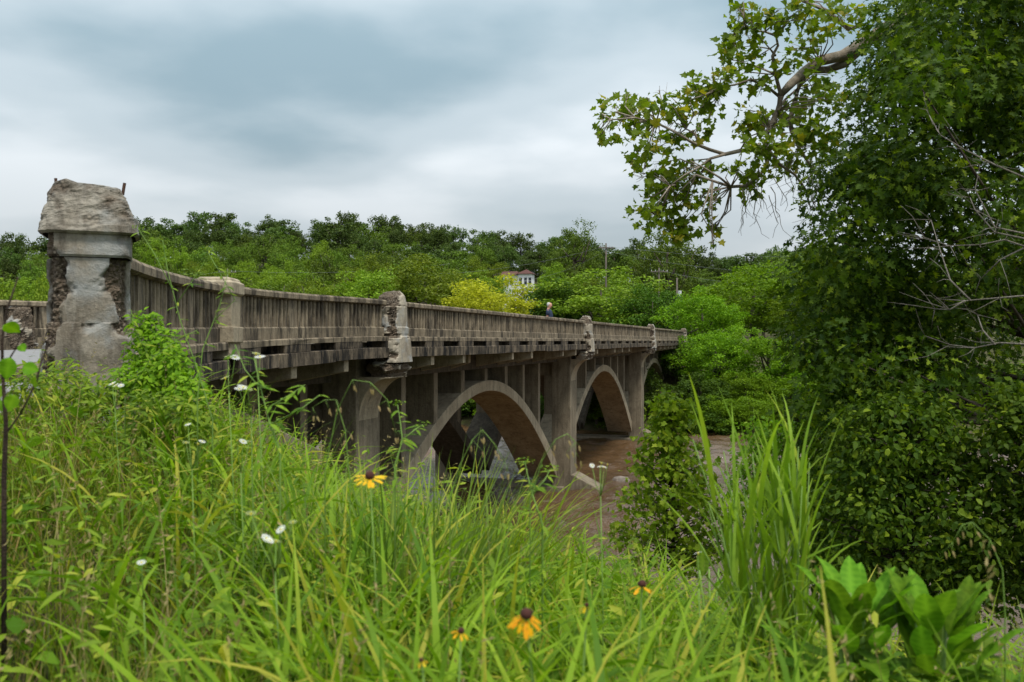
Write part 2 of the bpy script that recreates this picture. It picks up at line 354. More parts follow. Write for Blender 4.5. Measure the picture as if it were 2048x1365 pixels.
# river: a sheet of small waves running across under the bridge
uu = np.arange(-4, 58, .26); qq = np.concatenate([np.linspace(-260, -62, 50), np.arange(-60, 45, .34), np.linspace(46, 200, 40)])
U, Q = np.meshgrid(uu, qq); X, Y = xy(U, Q); H = np.zeros_like(U); r = np.random.default_rng(3)
wx = X + .5 * np.sin(Y * .31 + X * .17); wy = Y + .6 * np.sin(X * .23 - Y * .11)
for k in range(30):
    lam = r.uniform(.7, 3.6); th = TH + r.normal(0, .9); H += .012 * lam ** .75 * np.sin((wx * math.sin(th) + wy * math.cos(th)) * 2 * math.pi / lam + r.uniform(0, 6.3))
turb = .5 + .5 * np.sin(U * .33 + 1.2 * np.sin(Q * .12)) * np.sin(Q * .19 + .8 * np.sin(U * .21)); H *= .55 + .9 * turb
idx = np.arange(U.size).reshape(U.shape)
fa = np.stack([idx[:-1, :-1], idx[:-1, 1:], idx[1:, 1:], idx[1:, :-1]], -1).reshape(-1, 4)
tag(link('river', fast_mesh('river', np.stack([X, Y, H], -1), fa, M['water'], smooth=True)), kind='structure')
#@@BRIDGE
# ------------------------------------------------------------------ rough, crumbling blocks
def fbm(p, o=4, s=1.0):
    v = 0.0; a = 1.0; t = 0.0
    for i in range(o):
        v += a * mnoise.noise(Vector((p[0] * s, p[1] * s, p[2] * s))); t += a; a *= .55; s *= 2.05
    return v / t
def smooth01(x, a, b):
    t = min(1.0, max(0.0, (x - a) / (b - a))); return t * t * (3 - 2 * t)
def rough_block(rings, m=10, nz=40, seed=0.0, crumb=.35, depth=.05, edge=.5, top_tilt=(0, 0), bias=None, off=(0, 0), pn=9, facet=0.0):
    """rings: (z, half x, half y); returns mesh data with a crumble attribute"""
    zs = np.array([r_[0] for r_ in rings]); hx = np.array([r_[1] for r_ in rings]); hy = np.array([r_[2] for r_ in rings])
    zz = np.unique(np.concatenate([np.linspace(zs[0], zs[-1], nz), zs]))
    per = []
    for sx, sy, ex, ey in ((1, -1, 1, 1), (1, 1, -1, 1), (-1, 1, -1, -1), (-1, -1, 1, -1)):
        for i in range(m):
            t = i / m; x, y = sx + (ex - sx) * t, sy + (ey - sy) * t; k = (abs(x) ** pn + abs(y) ** pn) ** (1 / pn); per.append((x / k, y / k))
    V = []; C = []; n = len(per)
    for z in zz:
        a, b = np.interp(z, zs, hx), np.interp(z, zs, hy)
        for x, y in per:
            p = (x * a + seed * 7.3, y * b + seed * 3.1, z)
            c = fbm(p, 4, 2.6) * 1.1 + edge * (abs(x * y) ** 3 - .35) + (crumb - .35)
            if bias: c += bias(x, y, z)
            cr_ = smooth01(c, -.08, .36)
            d = -cr_ * depth * (.55 + .9 * (fbm(p, 4, 9.0) * .5 + .5)) + cr_ * .028 * fbm(p, 3, 22.0) + .012 * fbm(p, 3, 4.0)
            if facet:
                vd = mnoise.voronoi(Vector((p[0] * 5.0, p[1] * 5.0, p[2] * 3.6)))[0]; hi = smooth01(z, zs[0] + (zs[-1] - zs[0]) * .16, zs[0] + (zs[-1] - zs[0]) * .3)
                d = .35 * d + hi * (facet * (vd[1] - vd[0] - .45) + .05 * fbm(p, 2, 2.2)); cr_ = .36 * cr_ + .5 * cr_ * fbm(p, 3, 6.0); d += .02 * hi * fbm(p, 4, 13.0)
            k = 1 + d / max(.08, min(a, b))
            zt = z + (top_tilt[0] * x + top_tilt[1] * y + .05 * fbm(p, 3, 5.0)) * smooth01(z, zs[-1] - .25, zs[-1]) * (1 if any(top_tilt) else 0)
            V.append((x * a * k + off[0], y * b * k + off[1], zt)); C.append(cr_)
    fs = []
    for k in range(len(zz) - 1):
        for i in range(n):
            j = (i + 1) % n; fs.append((k*n+i, k*n+j, (k+1)*n+j, (k+1)*n+i))
    L = (len(zz) - 1) * n; V.append((off[0], off[1], V[L][2] * .5 + V[L + n // 2][2] * .5 + .01)); C.append(1.0); T = len(V) - 1
    for i in range(n): fs.append((L + i, L + (i + 1) % n, T))
    return V, fs, C
def rough_mesh(name, mat, parts):
    V = []; Fs = []; C = []
    for v, f, c in parts:
        b = len(V); V += v; Fs += [tuple(b + i for i in q) for q in f]; C += c
    me = bpy.data.meshes.new(name); me.from_pydata(V, [], Fs); me.materials.append(mat)
    at = me.attributes.new('crumble', 'FLOAT', 'POINT'); at.data.foreach_set('value', np.array(C, np.float32))
    me.polygons.foreach_set('use_smooth', [False] * len(me.polygons)); me.update(); return me

# ------------------------------------------------------------------ the bridge (local x along the deck, y inboard, z up)
BR = empty('arch_bridge', (P1[0], P1[1], 0), math.pi / 2 - TH)
tag(BR, 'old weathered concrete open-spandrel arch bridge with baluster railing over the muddy river', 'bridge')
def zr(z): return EYE + z
def pathpt(u, side, o):
    f = float(flare(u)); e_ = 1e-3; df = (float(flare(u + e_)) - f) / e_
    if side > 0: q, t = -f, np.array((1.0, -df))
    else: q, t = W + f, np.array((1.0, df))
    t = t / np.linalg.norm(t); nrm = np.array((-t[1], t[0])) * (1 if side > 0 else -1)
    return u + nrm[0] * o, q + nrm[1] * o, float(dzu(u))
def pathang(u, side):
    f = float(flare(u)); e_ = 1e-3; df = (float(flare(u + e_)) - f) / e_; return math.atan2(-df if side > 0 else df, 1)
def sweep(u0, u1, prof, side=1, step=.6, jit=0.0):
    us = np.linspace(u0, u1, max(2, int(abs(u1 - u0) / step) + 1)) if u0 < -2 or jit else np.array([u0, u1])
    rings = []
    for k, u in enumerate(us):
        ring = []
        for i, (o, z) in enumerate(prof):
            j = jit * (mnoise.noise(Vector((u * 2.1, i * 3.7 + u0, side * 5))))
            x, y, dz = pathpt(u, side, o + j); ring.append((x, y, zr(z + dz + j)))
        rings.append(ring if side > 0 else ring[::-1])
    return MB().loft(rings)
CAP = [(-.10, .885), (-.10, .965), (-.07, 1.0), (.19, 1.0), (.22, .965), (.22, .885), (.18, .86), (-.06, .86)]
BASE = [(-.05, .115), (-.05, .315), (-.03, .34), (.17, .34), (.20, .315), (.20, .115)]
LEDGE = [(-.17, .0), (-.17, .095), (-.15, .115), (.34, .115), (.34, .0)]
FASC = [(-.19, -.40), (-.19, -.17), (-.17, -.155), (.34, -.155), (.34, -.40)]
KERB = [(.345, -.15), (.345, -.03), (1.15, -.03), (1.18, -.06), (1.18, -.15)]
bal = MB(); ring = [(-.05, -.075), (-.036, -.09), (.036, -.09), (.05, -.075), (.05, .075), (.036, .09), (-.036, .09), (-.05, .075)]
bal.loft([[(x, y, .33) for x, y in ring], [(x, y, .87) for x, y in ring]]); bal_me = bal.mesh('baluster', M['rail'])
post_me = MB().box(-.15, .15, -.10, .10, .33, .87).mesh('rail_post', M['rail'])
WING0 = -14.15
spans = [(WING0, -8.75), (-8.25, -.5)] + [(k * S + .5, (k + 1) * S - .5) for k in range(4)]
nbal = 0; far_bal = MB(); many = MB()
def fill_rail(side, u0, u1, parent, single=True):
    """posts every module, balusters between"""
    global nbal
    k0 = math.ceil((u0 + .3) / MOD); posts = [k * MOD for k in range(k0, int(math.floor((u1 - .3) / MOD)) + 1)]
    edges = [u0] + posts + [u1]
    for u in posts:
        x, y, dz = pathpt(u, side, .06); o = link('rail_post', post_me, parent, (x, y, EYE + dz), pathang(u, side))
    for a, b in zip(edges[:-1], edges[1:]):
        a2 = a + (.15 if a in posts else .02); b2 = b - (.15 if b in posts else .02); n = max(1, int(round((b2 - a2) / .197)))
        for i in range(n):
            u = a2 + (i + .5) * (b2 - a2) / n; x, y, dz = pathpt(u, side, .06)
            if single:
                o = link('baluster', bal_me, parent, (x, y, EYE + dz), pathang(u, side)); nbal += 1
            else:
                (many if side > 0 else far_bal).box(x - .05, x + .05, y - .09, y + .09, EYE + dz + .33, EYE + dz + .87)
RAILINGS = []
for i, (u0, u1) in enumerate(spans):
    rl = sweep(u0, u1, BASE, 1, jit=.004).build('railing', M['rail'], BR); RAILINGS.append(rl)
    sweep(u0 - .05, u1 + .05, CAP, 1, jit=.006).build('rail_cap', M['rail'], rl)
    fill_rail(1, u0, u1, rl, single=i < 4)
    sweep(max(u0, -11.0), u1, LEDGE, 1, jit=.012).build('ledge', M['rail'], BR)
    # fascia cast in lengths with ragged joints
    us = [max(u0, -11.0)]
    while us[-1] < u1 - 4.5: us.append(us[-1] + random.choice((2.1, 2.9, 3.6)))
    us.append(u1)
    for a, b in zip(us[:-1], us[1:]):
        d = random.uniform(-.02, .02)
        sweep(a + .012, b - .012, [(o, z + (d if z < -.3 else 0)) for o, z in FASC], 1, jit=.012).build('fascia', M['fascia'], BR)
    # curb blocks between the scupper slots
    k = math.ceil((max(u0, -11) - .6) / MOD)
    a = max(u0, -11.0)
    while True:
        c = k * MOD; b0, b1 = c - .66, c + .66
        b0, b1 = max(b0, a), min(b1, u1)
        if b0 >= u1 - .05: break
        if b1 - b0 > .1:
            sweep(b0, b1, [(-.165, -.150), (-.165, -.003), (.33, -.003), (.33, -.150)], 1, jit=.008).build('curb_block', M['fascia'], BR)
        k += 1
    sweep(max(u0, -13.5), u1, KERB, 1).build('kerb', M['rail'], BR)
if many.v: tag(many.build('baluster_row', M['rail'], BR), kind='stuff')
# far-side parapet (glimpsed over the road at the left and through the slots)
rl = sweep(-11.5, 4 * S, BASE, -1, jit=.004).build('railing', M['rail'], BR)
sweep(-11.5, 4 * S, CAP, -1, jit=.005).build('rail_cap', M['rail'], rl)
fill_rail(-1, -9.5, -1.0, rl, True)
for u in np.arange(-.9, 4 * S, .2): far_bal.box(u - .05, u + .05, W - .12, W, EYE + .33, EYE + .87)
tag(far_bal.build('baluster_row', M['rail'], BR), kind='stuff')
sweep(-11.5, 4 * S, [(-.17, -.40), (-.17, .115), (.30, .115), (.30, -.40)], -1).build('kerb', M['rail'], BR)
# deck slab and road
def strip(u0, u1, o, z1, z0, step=.7):
    us = np.linspace(u0, u1, int((u1 - u0) / step) + 1); rings = []
    for u in us:
        a = pathpt(max(u, -15), 1, o); b = pathpt(max(u, -15), -1, o); d = float(dzu(max(u, -15)))
        rings.append([(u, a[1], zr(z0 + d)), (u, b[1], zr(z0 + d)), (u, b[1], zr(z1 + d)), (u, a[1], zr(z1 + d))])
    return MB().loft(rings)
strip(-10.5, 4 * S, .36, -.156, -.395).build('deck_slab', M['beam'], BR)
rd = strip(-75, 4 * S + 60, .30 + .9, -.148, -.153); rm = rd.build('road', M['asphalt'], None)
rm.location = BR.location; rm.rotation_euler = BR.rotation_euler; tag(rm, kind='structure')
rb = MB(); rings = []
for u in np.linspace(-75, -10.4, 60):
    a = pathpt(max(u, -15), 1, 1.0)[1]; b = pathpt(max(u, -15), -1, 1.0)[1]; d = float(dzu(max(u, -15)))
    rings.append([(u, a - .9, zr(-.9)), (u, b + .9, zr(-.9)), (u, b, zr(-.156 + d)), (u, a, zr(-.156 + d))])
rb.loft(rings); o = rb.build('road_bed', M['asphalt'], None); o.location = BR.location; o.rotation_euler = BR.rotation_euler; tag(o, kind='structure')

# ribs, columns, piers
HC = (S - 1.34) / 2
def ext(x): xx = .965 * x; return -(1.48 + .0468 * xx * xx / (1 + .0015 * xx * xx))
def rib(uc, q0, q1, half=HC, fn=ext, th0=.40, th1=.62):
    xs = np.linspace(-half - .4, half + .4, 61); rings = []
    for x in xs:
        e_ = 1e-3; sl_ = (fn(x + e_) - fn(x)) / e_; t = th0 + (th1 - th0) * (x / half) ** 2; nn = np.array((sl_, -1.0)) / math.hypot(sl_, 1)
        z = fn(x); rings.append([(uc + x, q0, zr(z)), (uc + x, q1, zr(z)), (uc + x + nn[0] * t, q1, zr(z + nn[1] * t)), (uc + x + nn[0] * t, q0, zr(z + nn[1] * t))])
    return MB().loft(rings)
RQ = ((1.3, 3.1), (5.2, 7.0))
def shore(x): return -(1.35 + .085 * x * x)
for q0, q1 in RQ:
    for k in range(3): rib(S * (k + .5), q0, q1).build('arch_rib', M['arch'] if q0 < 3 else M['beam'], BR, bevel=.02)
    rib(-5.6, q0, q1, 4.95, shore, .4, .5).build('arch_rib', M['arch'], BR, bevel=.02)
    for k in range(3):
        for j in range(1, 8):
            u = k * S + (j + .5) * MOD; zb = ext(u - S * (k + .5)) - .12
            MB().box(u - .17, u + .17, q0 + .03, q1 - .03, zr(zb), zr(-1.0)).build('spandrel_column', M['pier'], BR, bevel=.015)
    for u in (-1.9, -4.0, -7.2, -9.3):
        MB().box(u - .17, u + .17, q0 + .03, q1 - .03, zr(shore(u + 5.6) - .12), zr(-1.0)).build('spandrel_column', M['pier'], BR, bevel=.015)
    for y in (q0 - .02, q1 - .36):
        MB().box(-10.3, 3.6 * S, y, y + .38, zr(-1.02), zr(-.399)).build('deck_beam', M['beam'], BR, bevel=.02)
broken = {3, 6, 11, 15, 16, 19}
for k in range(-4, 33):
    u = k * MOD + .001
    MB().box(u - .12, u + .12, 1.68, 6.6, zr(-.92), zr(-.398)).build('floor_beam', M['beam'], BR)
    for side in (1, -1):
        base = 1.28 if side > 0 else 7.02
        tip = (-.10 - float(flare(u)) if side > 0 else W - .02)
        if k % 9 == 0: continue
        z1 = -.66
        if side > 0 and k in broken: tip = .62 + .1 * math.sin(k); z1 = -.72
        y0, y1 = (tip, base) if side > 0 else (base, tip)
        dz = float(dzu(u))
        poly = [(y0, -.398 + dz), (y0, (z1 if side > 0 else -.92) + dz), (y1, (-.92 if side > 0 else z1) + dz), (y1, -.398 + dz)]
        MB().prism(poly, lambda p: (u + .11, p[0], zr(p[1])), lambda p: (u - .11, p[0], zr(p[1]))).build('bracket', M['arch'], BR, bevel=.015)
for k in range(4):
    u = k * S
    pr = MB()
    pr.box(u - .67, u + .67, .6, 1.55, zr(-8.6), zr(-.402)); pier = pr.build('pier', M['pier'], BR, bevel=.03)
    MB().box(u - .67, u + .67, 6.75, 7.7, zr(-8.6), zr(-.402)).build('pier_leg', M['pier'], pier, bevel=.03)
    MB().box(u - .47, u + .47, 1.54, 6.76, zr(-1.7), zr(-.93)).build('pier_beam', M['pier'], pier)
    MB().box(u - .98, u + .98, .9, 7.4, zr(-8.6), zr(-7.12)).build('springing_block', M['pier'], pier, bevel=.05)
    MB().prism([(.62, -8.6), (.62, -6.55), (.45, -6.55), (-.75, -7.15), (-1.0, -8.6)], lambda p: (u + .66, p[0], zr(p[1])), lambda p: (u - .66, p[0], zr(p[1]))).build('cutwater', M['pier'], pier, bevel=.05)
    arc = [(-.2 + .8 * math.cos(a), -1.95 + 1.05 * math.sin(a)) for a in np.linspace(0, math.pi / 2, 15)]
    MB().prism([(.7, -.88)] + [(.7, -1.95)] + arc + [(-.2, -.88)], lambda p: (u + .55, p[0], zr(p[1])), lambda p: (u - .55, p[0], zr(p[1]))).build('corbel', M['arch'], pier)
    cap_parts = [rough_block([(zr(-.9), .58, .33), (zr(-.78), .60, .36), (zr(-.70), .66, .44), (zr(-.57), .65, .44), (zr(-.50), .54, .34)], 9, 16, 3 + k, .62, .07, .3, off=(u, .08))]
    link('capital', rough_mesh('capital', M['crumb'], cap_parts), pier)
    prs = [rough_block([(zr(-.52), .55, .40), (zr(-.40), .54, .39), (zr(.10), .49, .36), (zr(.13), .44, .33), (zr(.33), .45, .33), (zr(.36), .42, .30), (zr(.90), .41, .30), (zr(1.10), .36, .26), (zr(1.22), .25, .18)], 10, 50, 9 + k * 1.7, -.02, .05, .0, (.04, 0),
                       bias=lambda x, y, z: .42 * (x < -.7) + .5 * (z > zr(.86)) + .35 * (abs(z - zr(.12)) < .05), off=(u, .0))]
    link('pylon', rough_mesh('pylon', M['crumb'], prs), BR)
# intermediate post with stepped cap where the railing starts to flare
u = -8.5; x, y, dz = pathpt(u, 1, .05); an = pathang(u, 1)
po = MB().box(-.25, .25, -.26, .22, EYE - .15, EYE + .82).build('rail_pier', M['arch'], BR, bevel=.015, loc=(x, y, dz), rz=an)
MB().box(-.29, .29, -.30, .24, EYE + .10, EYE + .345).build('pier_foot', M['arch'], po, bevel=.015)
MB().loft([[(a * sx, b * sy, EYE + z) for a, b in ((-1, -1), (1, -1), (1, 1), (-1, 1))] for z, sx, sy in ((.80, .28, .23), (.85, .35, .30), (1.02, .35, .30), (1.045, .30, .25), (1.07, .30, .25), (1.10, .26, .21))]).build('pier_cap', M['arch'], po, bevel=.012)
# far wing stump
xs_, ys_, dz = pathpt(-3.3, -1, .0)
link('broken_pylon', rough_mesh('broken_pylon', M['crumb'], [rough_block([(zr(-.45), .52, .42), (zr(.1), .5, .40), (zr(.5), .45, .36), (zr(.78), .42, .34), (zr(.93), .28, .22)], 9, 30, 21, .75, .09, .3, (.05, .03), off=(xs_, ys_))]), BR)
# abutment: wall under the deck end and a sloping wing wall
MB().box(-11.2, -10.35, .9, 7.4, zr(-5.5), zr(-.66)).build('abutment', M['pier'], BR, bevel=.03)
MB().prism([(-10.9, -.62), (-8.9, -.62), (-8.2, -.86), (-4.6, -2.15), (-4.6, -4.6), (-10.9, -4.6)], lambda p: (p[0], -.10, zr(p[1])), lambda p: (p[0], -.62, zr(p[1]))).build('slope_wall', M['pier'], BR, bevel=.04)

# ------------------------------------------------------------------ the broken end pillar
ux = -14.65; x, y, dz = pathpt(ux, 1, .0); wx_, wy_ = xy(x, y)
PIL = empty('end_pillar', (wx_ - .10, wy_ + .05, EYE - .75 * .86), pathang(ux, 1) + math.pi / 2 - TH + R(4))
PIL.scale = (.93, .93, .86)
tag(PIL, 'crumbling concrete end pillar with broken cap at the near end of the bridge railing', 'pillar')
E0 = .75   # eye height in pillar space
front = lambda x, y, z: .0
# local axes: x along the railing (away from the camera), y to the left
def shb(x, y, z):
    c = 0.0
    if x < 0: c += .55 * smooth01(abs(y), .45, .95) * (1 if y > 0 else .8)
    c += -.22 * (1 - smooth01(abs(y), .2, .6)) * (x < 0)
    return c
link('pillar_base', rough_mesh('pillar_base', M['pillar'], [rough_block([(-.35, .38, .40), (E0 - .42, .38, .40), (E0 - .30, .37, .39), (E0 - .29, .365, .38), (E0 + .07, .345, .36), (E0 + .155, .335, .36), (E0 + .17, .32, .335)], 20, 60, 41, .46, .06, .3, bias=lambda x, y, z: .5 * (y > .6) * (x < 0) + .3 * smooth01(z, E0, E0 + .15) - .3 * (abs(y) < .5))]), PIL)
link('pillar_shaft', rough_mesh('pillar_shaft', M['pillar'], [rough_block([(E0 + .16, .315, .325), (E0 + .42, .31, .32), (E0 + .74, .31, .325), (E0 + .755, .29, .30)], 22, 70, 43, .40, .07, .3, bias=shb)]), PIL)
link('pillar_neck', rough_mesh('pillar_neck', M['pillar'], [rough_block([(E0 + .75, .32, .33), (E0 + .77, .335, .34), (E0 + .90, .325, .335), (E0 + .965, .33, .34)], 20, 24, 47, .3, .05, .4, bias=lambda x, y, z: .5 * (y > .7) - .2 * (abs(y) < .6))]), PIL)
link('pillar_cap', rough_mesh('pillar_cap', M['pillar'], [rough_block([(E0 + .955, .35, .37), (E0 + .975, .375, .40), (E0 + 1.05, .37, .39), (E0 + 1.12, .365, .385), (E0 + 1.22, .335, .355), (E0 + 1.34, .29, .315), (E0 + 1.41, .265, .285), (E0 + 1.42, .25, .27)], 24, 70, 53, .45, .085, .25, (.0, .02), facet=.03, bias=lambda x, y, z: 1.2 * smooth01(z + .07 * math.sin(y * 3 + 1), E0 + 1.02, E0 + 1.12) - .35 * (z < E0 + 1.04) + .5 * (y > .75), pn=6)]), PIL)
MB().tube([(-.12, -.27, E0 + 1.35), (-.12, -.285, E0 + 1.46)], .013, 8).build('rebar', M['rust'], PIL)
MB().tube([(-.1, .24, E0 + 1.38), (-.1, .245, E0 + 1.47)], .012, 8).build('rebar', M['rust'], PIL)
#@@PEOPLE
# ------------------------------------------------------------------ the man on the bridge
M['skin'] = plain('skin', (.52, .27, .19), .55, .1, 30)
M['hair'] = plain('grey_hair', (.46, .44, .41), .8, .2, 60)
M['shirt'] = plain('navy_shirt', (.022, .035, .065), .85, .25, 25)
M['jeans'] = plain('blue_jeans', (.06, .075, .11), .85, .25, 25)
M['shoe'] = plain('dark_shoe', (.03, .027, .025), .7, .2, 25)
def skin_obj(name, verts, edges, radii, mat, parent, root=0, sub=2):
    me = bpy.data.meshes.new(name); me.from_pydata(verts, edges, []); me.materials.append(mat)
    o = link(name, me, parent); o.modifiers.new('skin', 'SKIN')
    sv = me.skin_vertices[0].data if me.skin_vertices else None
    if sv is None:
        me.attributes; bpy.context.view_layer.objects.active = o
    for i, r_ in enumerate(radii):
        sv[i].radius = r_ if isinstance(r_, tuple) else (r_, r_)
    sv[root].use_root = True
    o.modifiers['skin'].use_smooth_shade = True
    s_ = o.modifiers.new('sub', 'SUBSURF'); s_.levels = sub; s_.render_levels = sub
    return o
def tube_body(mb, pts, rads, n=14):
    """elliptic tube: rads (rx, ry) per point, rings horizontal-ish"""
    rings = []
    for i, p in enumerate(pts):
        t = Vector(pts[min(i + 1, len(pts) - 1)]) - Vector(pts[max(i - 1, 0)]); t.normalize()
        side = Vector((0, 1, 0)); fw = side.cross(t).normalized(); side = t.cross(fw).normalized()
        rx, ry = rads[i]; rings.append([Vector(p) + fw * rx * math.cos(2 * math.pi * k / n) + side * ry * math.sin(2 * math.pi * k / n) for k in range(n)])
    mb.loft(rings)
# body faces local +x
def deck_at_px(px, q):    # deck point seen at that column, q metres inside the near railing line
    d = 9.3 + q; Z = F * d / (math.cos(TH) * (1564 - px)); return (px - 1024) / F * Z, Z
hx_, hy_ = deck_at_px(1098, .80)
MAN = empty('person', (hx_, hy_, EYE - .03), R(-6))
tag(MAN, 'grey-haired man in a dark blue T-shirt standing behind the bridge railing, seen in profile', 'person')
b = MB()
# torso, neck, head as one lofted column, then limbs
tube_body(b, [(0,0,.86),(0,0,.95),(.02,0,1.08),(.02,0,1.22),(.0,0,1.36),(-.03,0,1.44),(-.03,0,1.48),(-.01,0,1.53),(.015,0,1.57),(.03,0,1.62),(.03,0,1.67),(.02,0,1.72),(.015,0,1.745),(.01,0,1.757)],
          [(.12,.16),(.135,.17),(.14,.165),(.135,.18),(.12,.20),(.08,.13),(.062,.065),(.062,.062),(.085,.066),(.098,.074),(.102,.078),(.092,.07),(.06,.048),(.015,.012)], 18)
b.tube([(.118,0,1.655),(.142,0,1.622),(.12,0,1.605)], [.012,.018,.012], 6)           # nose
b.tube([(.075,0,1.555),(.10,0,1.548),(.075,0,1.535)], [.03,.026,.02], 7)            # chin
for s_ in (-1, 1):
    b.tube([(.01,s_*.078,1.66),(.0,s_*.09,1.64),(.0,s_*.08,1.61)], [.014,.02,.012], 6)   # ear
    b.tube([(-.03,s_*.17,1.42),(-.05,s_*.215,1.34),(-.06,s_*.235,1.2),(-.06,s_*.24,1.13),(-.03,s_*.245,1.0),(0,s_*.25,.9),(.01,s_*.25,.86)], [.05,.056,.05,.044,.04,.03,.026], 9)
    b.tube([(.01,s_*.25,.87),(.02,s_*.252,.83),(.03,s_*.254,.785)], [.03,.042,.036], 8)
    for f_ in range(4): b.tube([(.0+.018*f_,s_*.252,.79),(.006+.018*f_,s_*.25,.745),(.018+.017*f_,s_*.242,.71-.004*abs(f_-1.5))], [.0105,.0095,.007], 6)
    b.tube([(.045,s_*.245,.835),(.068,s_*.236,.80),(.07,s_*.228,.765)], [.014,.012,.009], 6)
    b.tube([(0,s_*.09,.93),(.01,s_*.1,.7),(.02,s_*.1,.48),(.0,s_*.1,.3),(-.02,s_*.1,.09)], [.085,.075,.055,.05,.035], 10)
body = b.build('body', M['skin'], MAN, smooth=True)
c = MB(); tube_body(c, [(0,0,.84),(.0,0,.95),(.025,0,1.08),(.025,0,1.22),(.0,0,1.36),(-.03,0,1.45),(-.03,0,1.475)], [(.15,.185),(.155,.19),(.162,.185),(.152,.195),(.135,.212),(.095,.15),(.074,.082)], 18)
for s_ in (-1, 1): c.tube([(-.025,s_*.14,1.43),(-.05,s_*.215,1.35),(-.06,s_*.24,1.19)], [.065,.075,.072], 10)
c.build('shirt', M['shirt'], MAN, smooth=True)
c = MB(); tube_body(c, [(0,0,.80),(0,0,.9),(0,0,.955)], [(.13,.17),(.142,.178),(.14,.176)], 16)
for s_ in (-1, 1): c.tube([(0,s_*.09,.9),(.01,s_*.1,.7),(.02,s_*.1,.48),(.0,s_*.1,.3),(-.02,s_*.1,.07)], [.1,.092,.075,.068,.062], 10)
c.build('trousers', M['jeans'], MAN, smooth=True)
for s_ in (-1, 1): MB().loft([[(x_, s_*.1+y_, z_) for x_, y_ in ((-.09,-.045),(.1*k_,-.055),(.2*k_,-.03),(.2*k_,.03),(.1*k_,.055),(-.09,.045))] for z_, k_ in ((.0,1),(.05,.98),(.1,.45))]).build('shoe', M['shoe'], MAN)
c = MB(); tube_body(c, [(-.035,0,1.60),(-.03,0,1.64),(-.012,0,1.69),(-.0,0,1.735),(.01,0,1.765),(.01,0,1.775)], [(.055,.07),(.072,.083),(.092,.086),(.085,.076),(.055,.05),(.01,.01)], 16)
c.build('hair', M['hair'], MAN, smooth=True)

# ------------------------------------------------------------------ tree prototypes
def crown_leaves(r, nclump, per, clump_r, size, T, squash=(1, 1, 1), lower=-.55, shell=.45, up=.22):
    """unit crown in a sphere of radius 1 about the origin"""
    c = []
    while len(c) < nclump:
        d = rdir(1, r)[0]; rad = (shell + (1 - shell) * r.random()) * (1 - clump_r * .7)
        rad *= 1 + .16 * math.sin(5 * d[0] + 2 * d[2] + r.random()) ; p = d * rad
        if p[2] > lower: c.append(p)
    c = np.array(c); cr_ = clump_r * r.uniform(.65, 1.25, nclump)
    k = np.repeat(np.arange(nclump), per); d = rdir(len(k), r); d[:, 2] = d[:, 2] * .8 + .18; d = unit(d)
    rad = cr_[k] * r.uniform(.55, 1.08, len(k)) * (1 + .25 * np.sin(d[:, 0] * 7 + k) * np.sin(d[:, 1] * 6 + k * 2))
    pos = c[k] + d * rad[:, None] * np.array((1, 1, .75)); pos = pos * np.array(squash)
    nrm = d + np.array((0, 0, up)) + r.normal(0, .6, (len(k), 3))
    dirs = d + np.array((0, 0, -.5)) + r.normal(0, .6, (len(k), 3))
    return leaf_cloud(pos, nrm, size * r.uniform(.6, 1.25, len(k)), T, dirs, r), c * np.array(squash)
def make_tree(name, leafm, r, crown_h=.72, aspect=.75, nclump=46, per=70, clump_r=.30, size=.075, T=T_QUAD, trunk_r=.022, barkm=None, limbs=9, lower=-.75, shell=.45):
    """tree of height 1 standing at the origin; crown radius = aspect*crown_h/2"""
    rz = crown_h / 2; rx = rz * aspect; zc_ = 1 - rz * 1.02
    (V, Fa, rn), cl = crown_leaves(r, nclump, per, clump_r, size / rz, T, (1, 1, 1), lower, shell)
    V = V * np.array((rx, rx, rz)) + np.array((0, 0, zc_)); cl = cl * np.array((rx, rx, rz)) + np.array((0, 0, zc_))
    crown = fast_mesh('crown', V, Fa, leafm, rn)
    b = MB(); top = zc_ + rz * .45; n = 7
    path = [(.02 * math.sin(3 * t + r.random()) * t, .02 * math.cos(4 * t + r.random()) * t, top * t - .03) for t in np.linspace(0, 1, n)]
    b.tube(path, [trunk_r * (1.25 - 1.0 * t) for t in np.linspace(0, 1, n)], 7)
    for j in r.permutation(len(cl))[:limbs]:
        e_ = cl[j]; t = r.uniform(.4, .8); s_ = np.array(path[int(t * (n - 1))]); md = s_ * .5 + e_ * .5 + np.array((0, 0, -.02)) + r.normal(0, .012, 3)
        b.tube([s_, md, e_], [trunk_r * .5, trunk_r * .33, trunk_r * .12], 5)
    trunk = b.mesh('trunk', barkm or M['bark_far'], True)
    return crown, trunk
def plant_tree(proto, name, loc, h, wscale, rz, label, cat='tree', group=None):
    e_ = empty(name, loc, rz); e_.scale = (h * wscale, h * wscale, h)
    link('trunk', proto[1], e_); link('crown', proto[0], e_)
    return tag(e_, label, cat, group)
def protos(leafm, n, seed, **k): return [make_tree('t', M[leafm], np.random.default_rng(seed + i), **k) for i in range(n)]
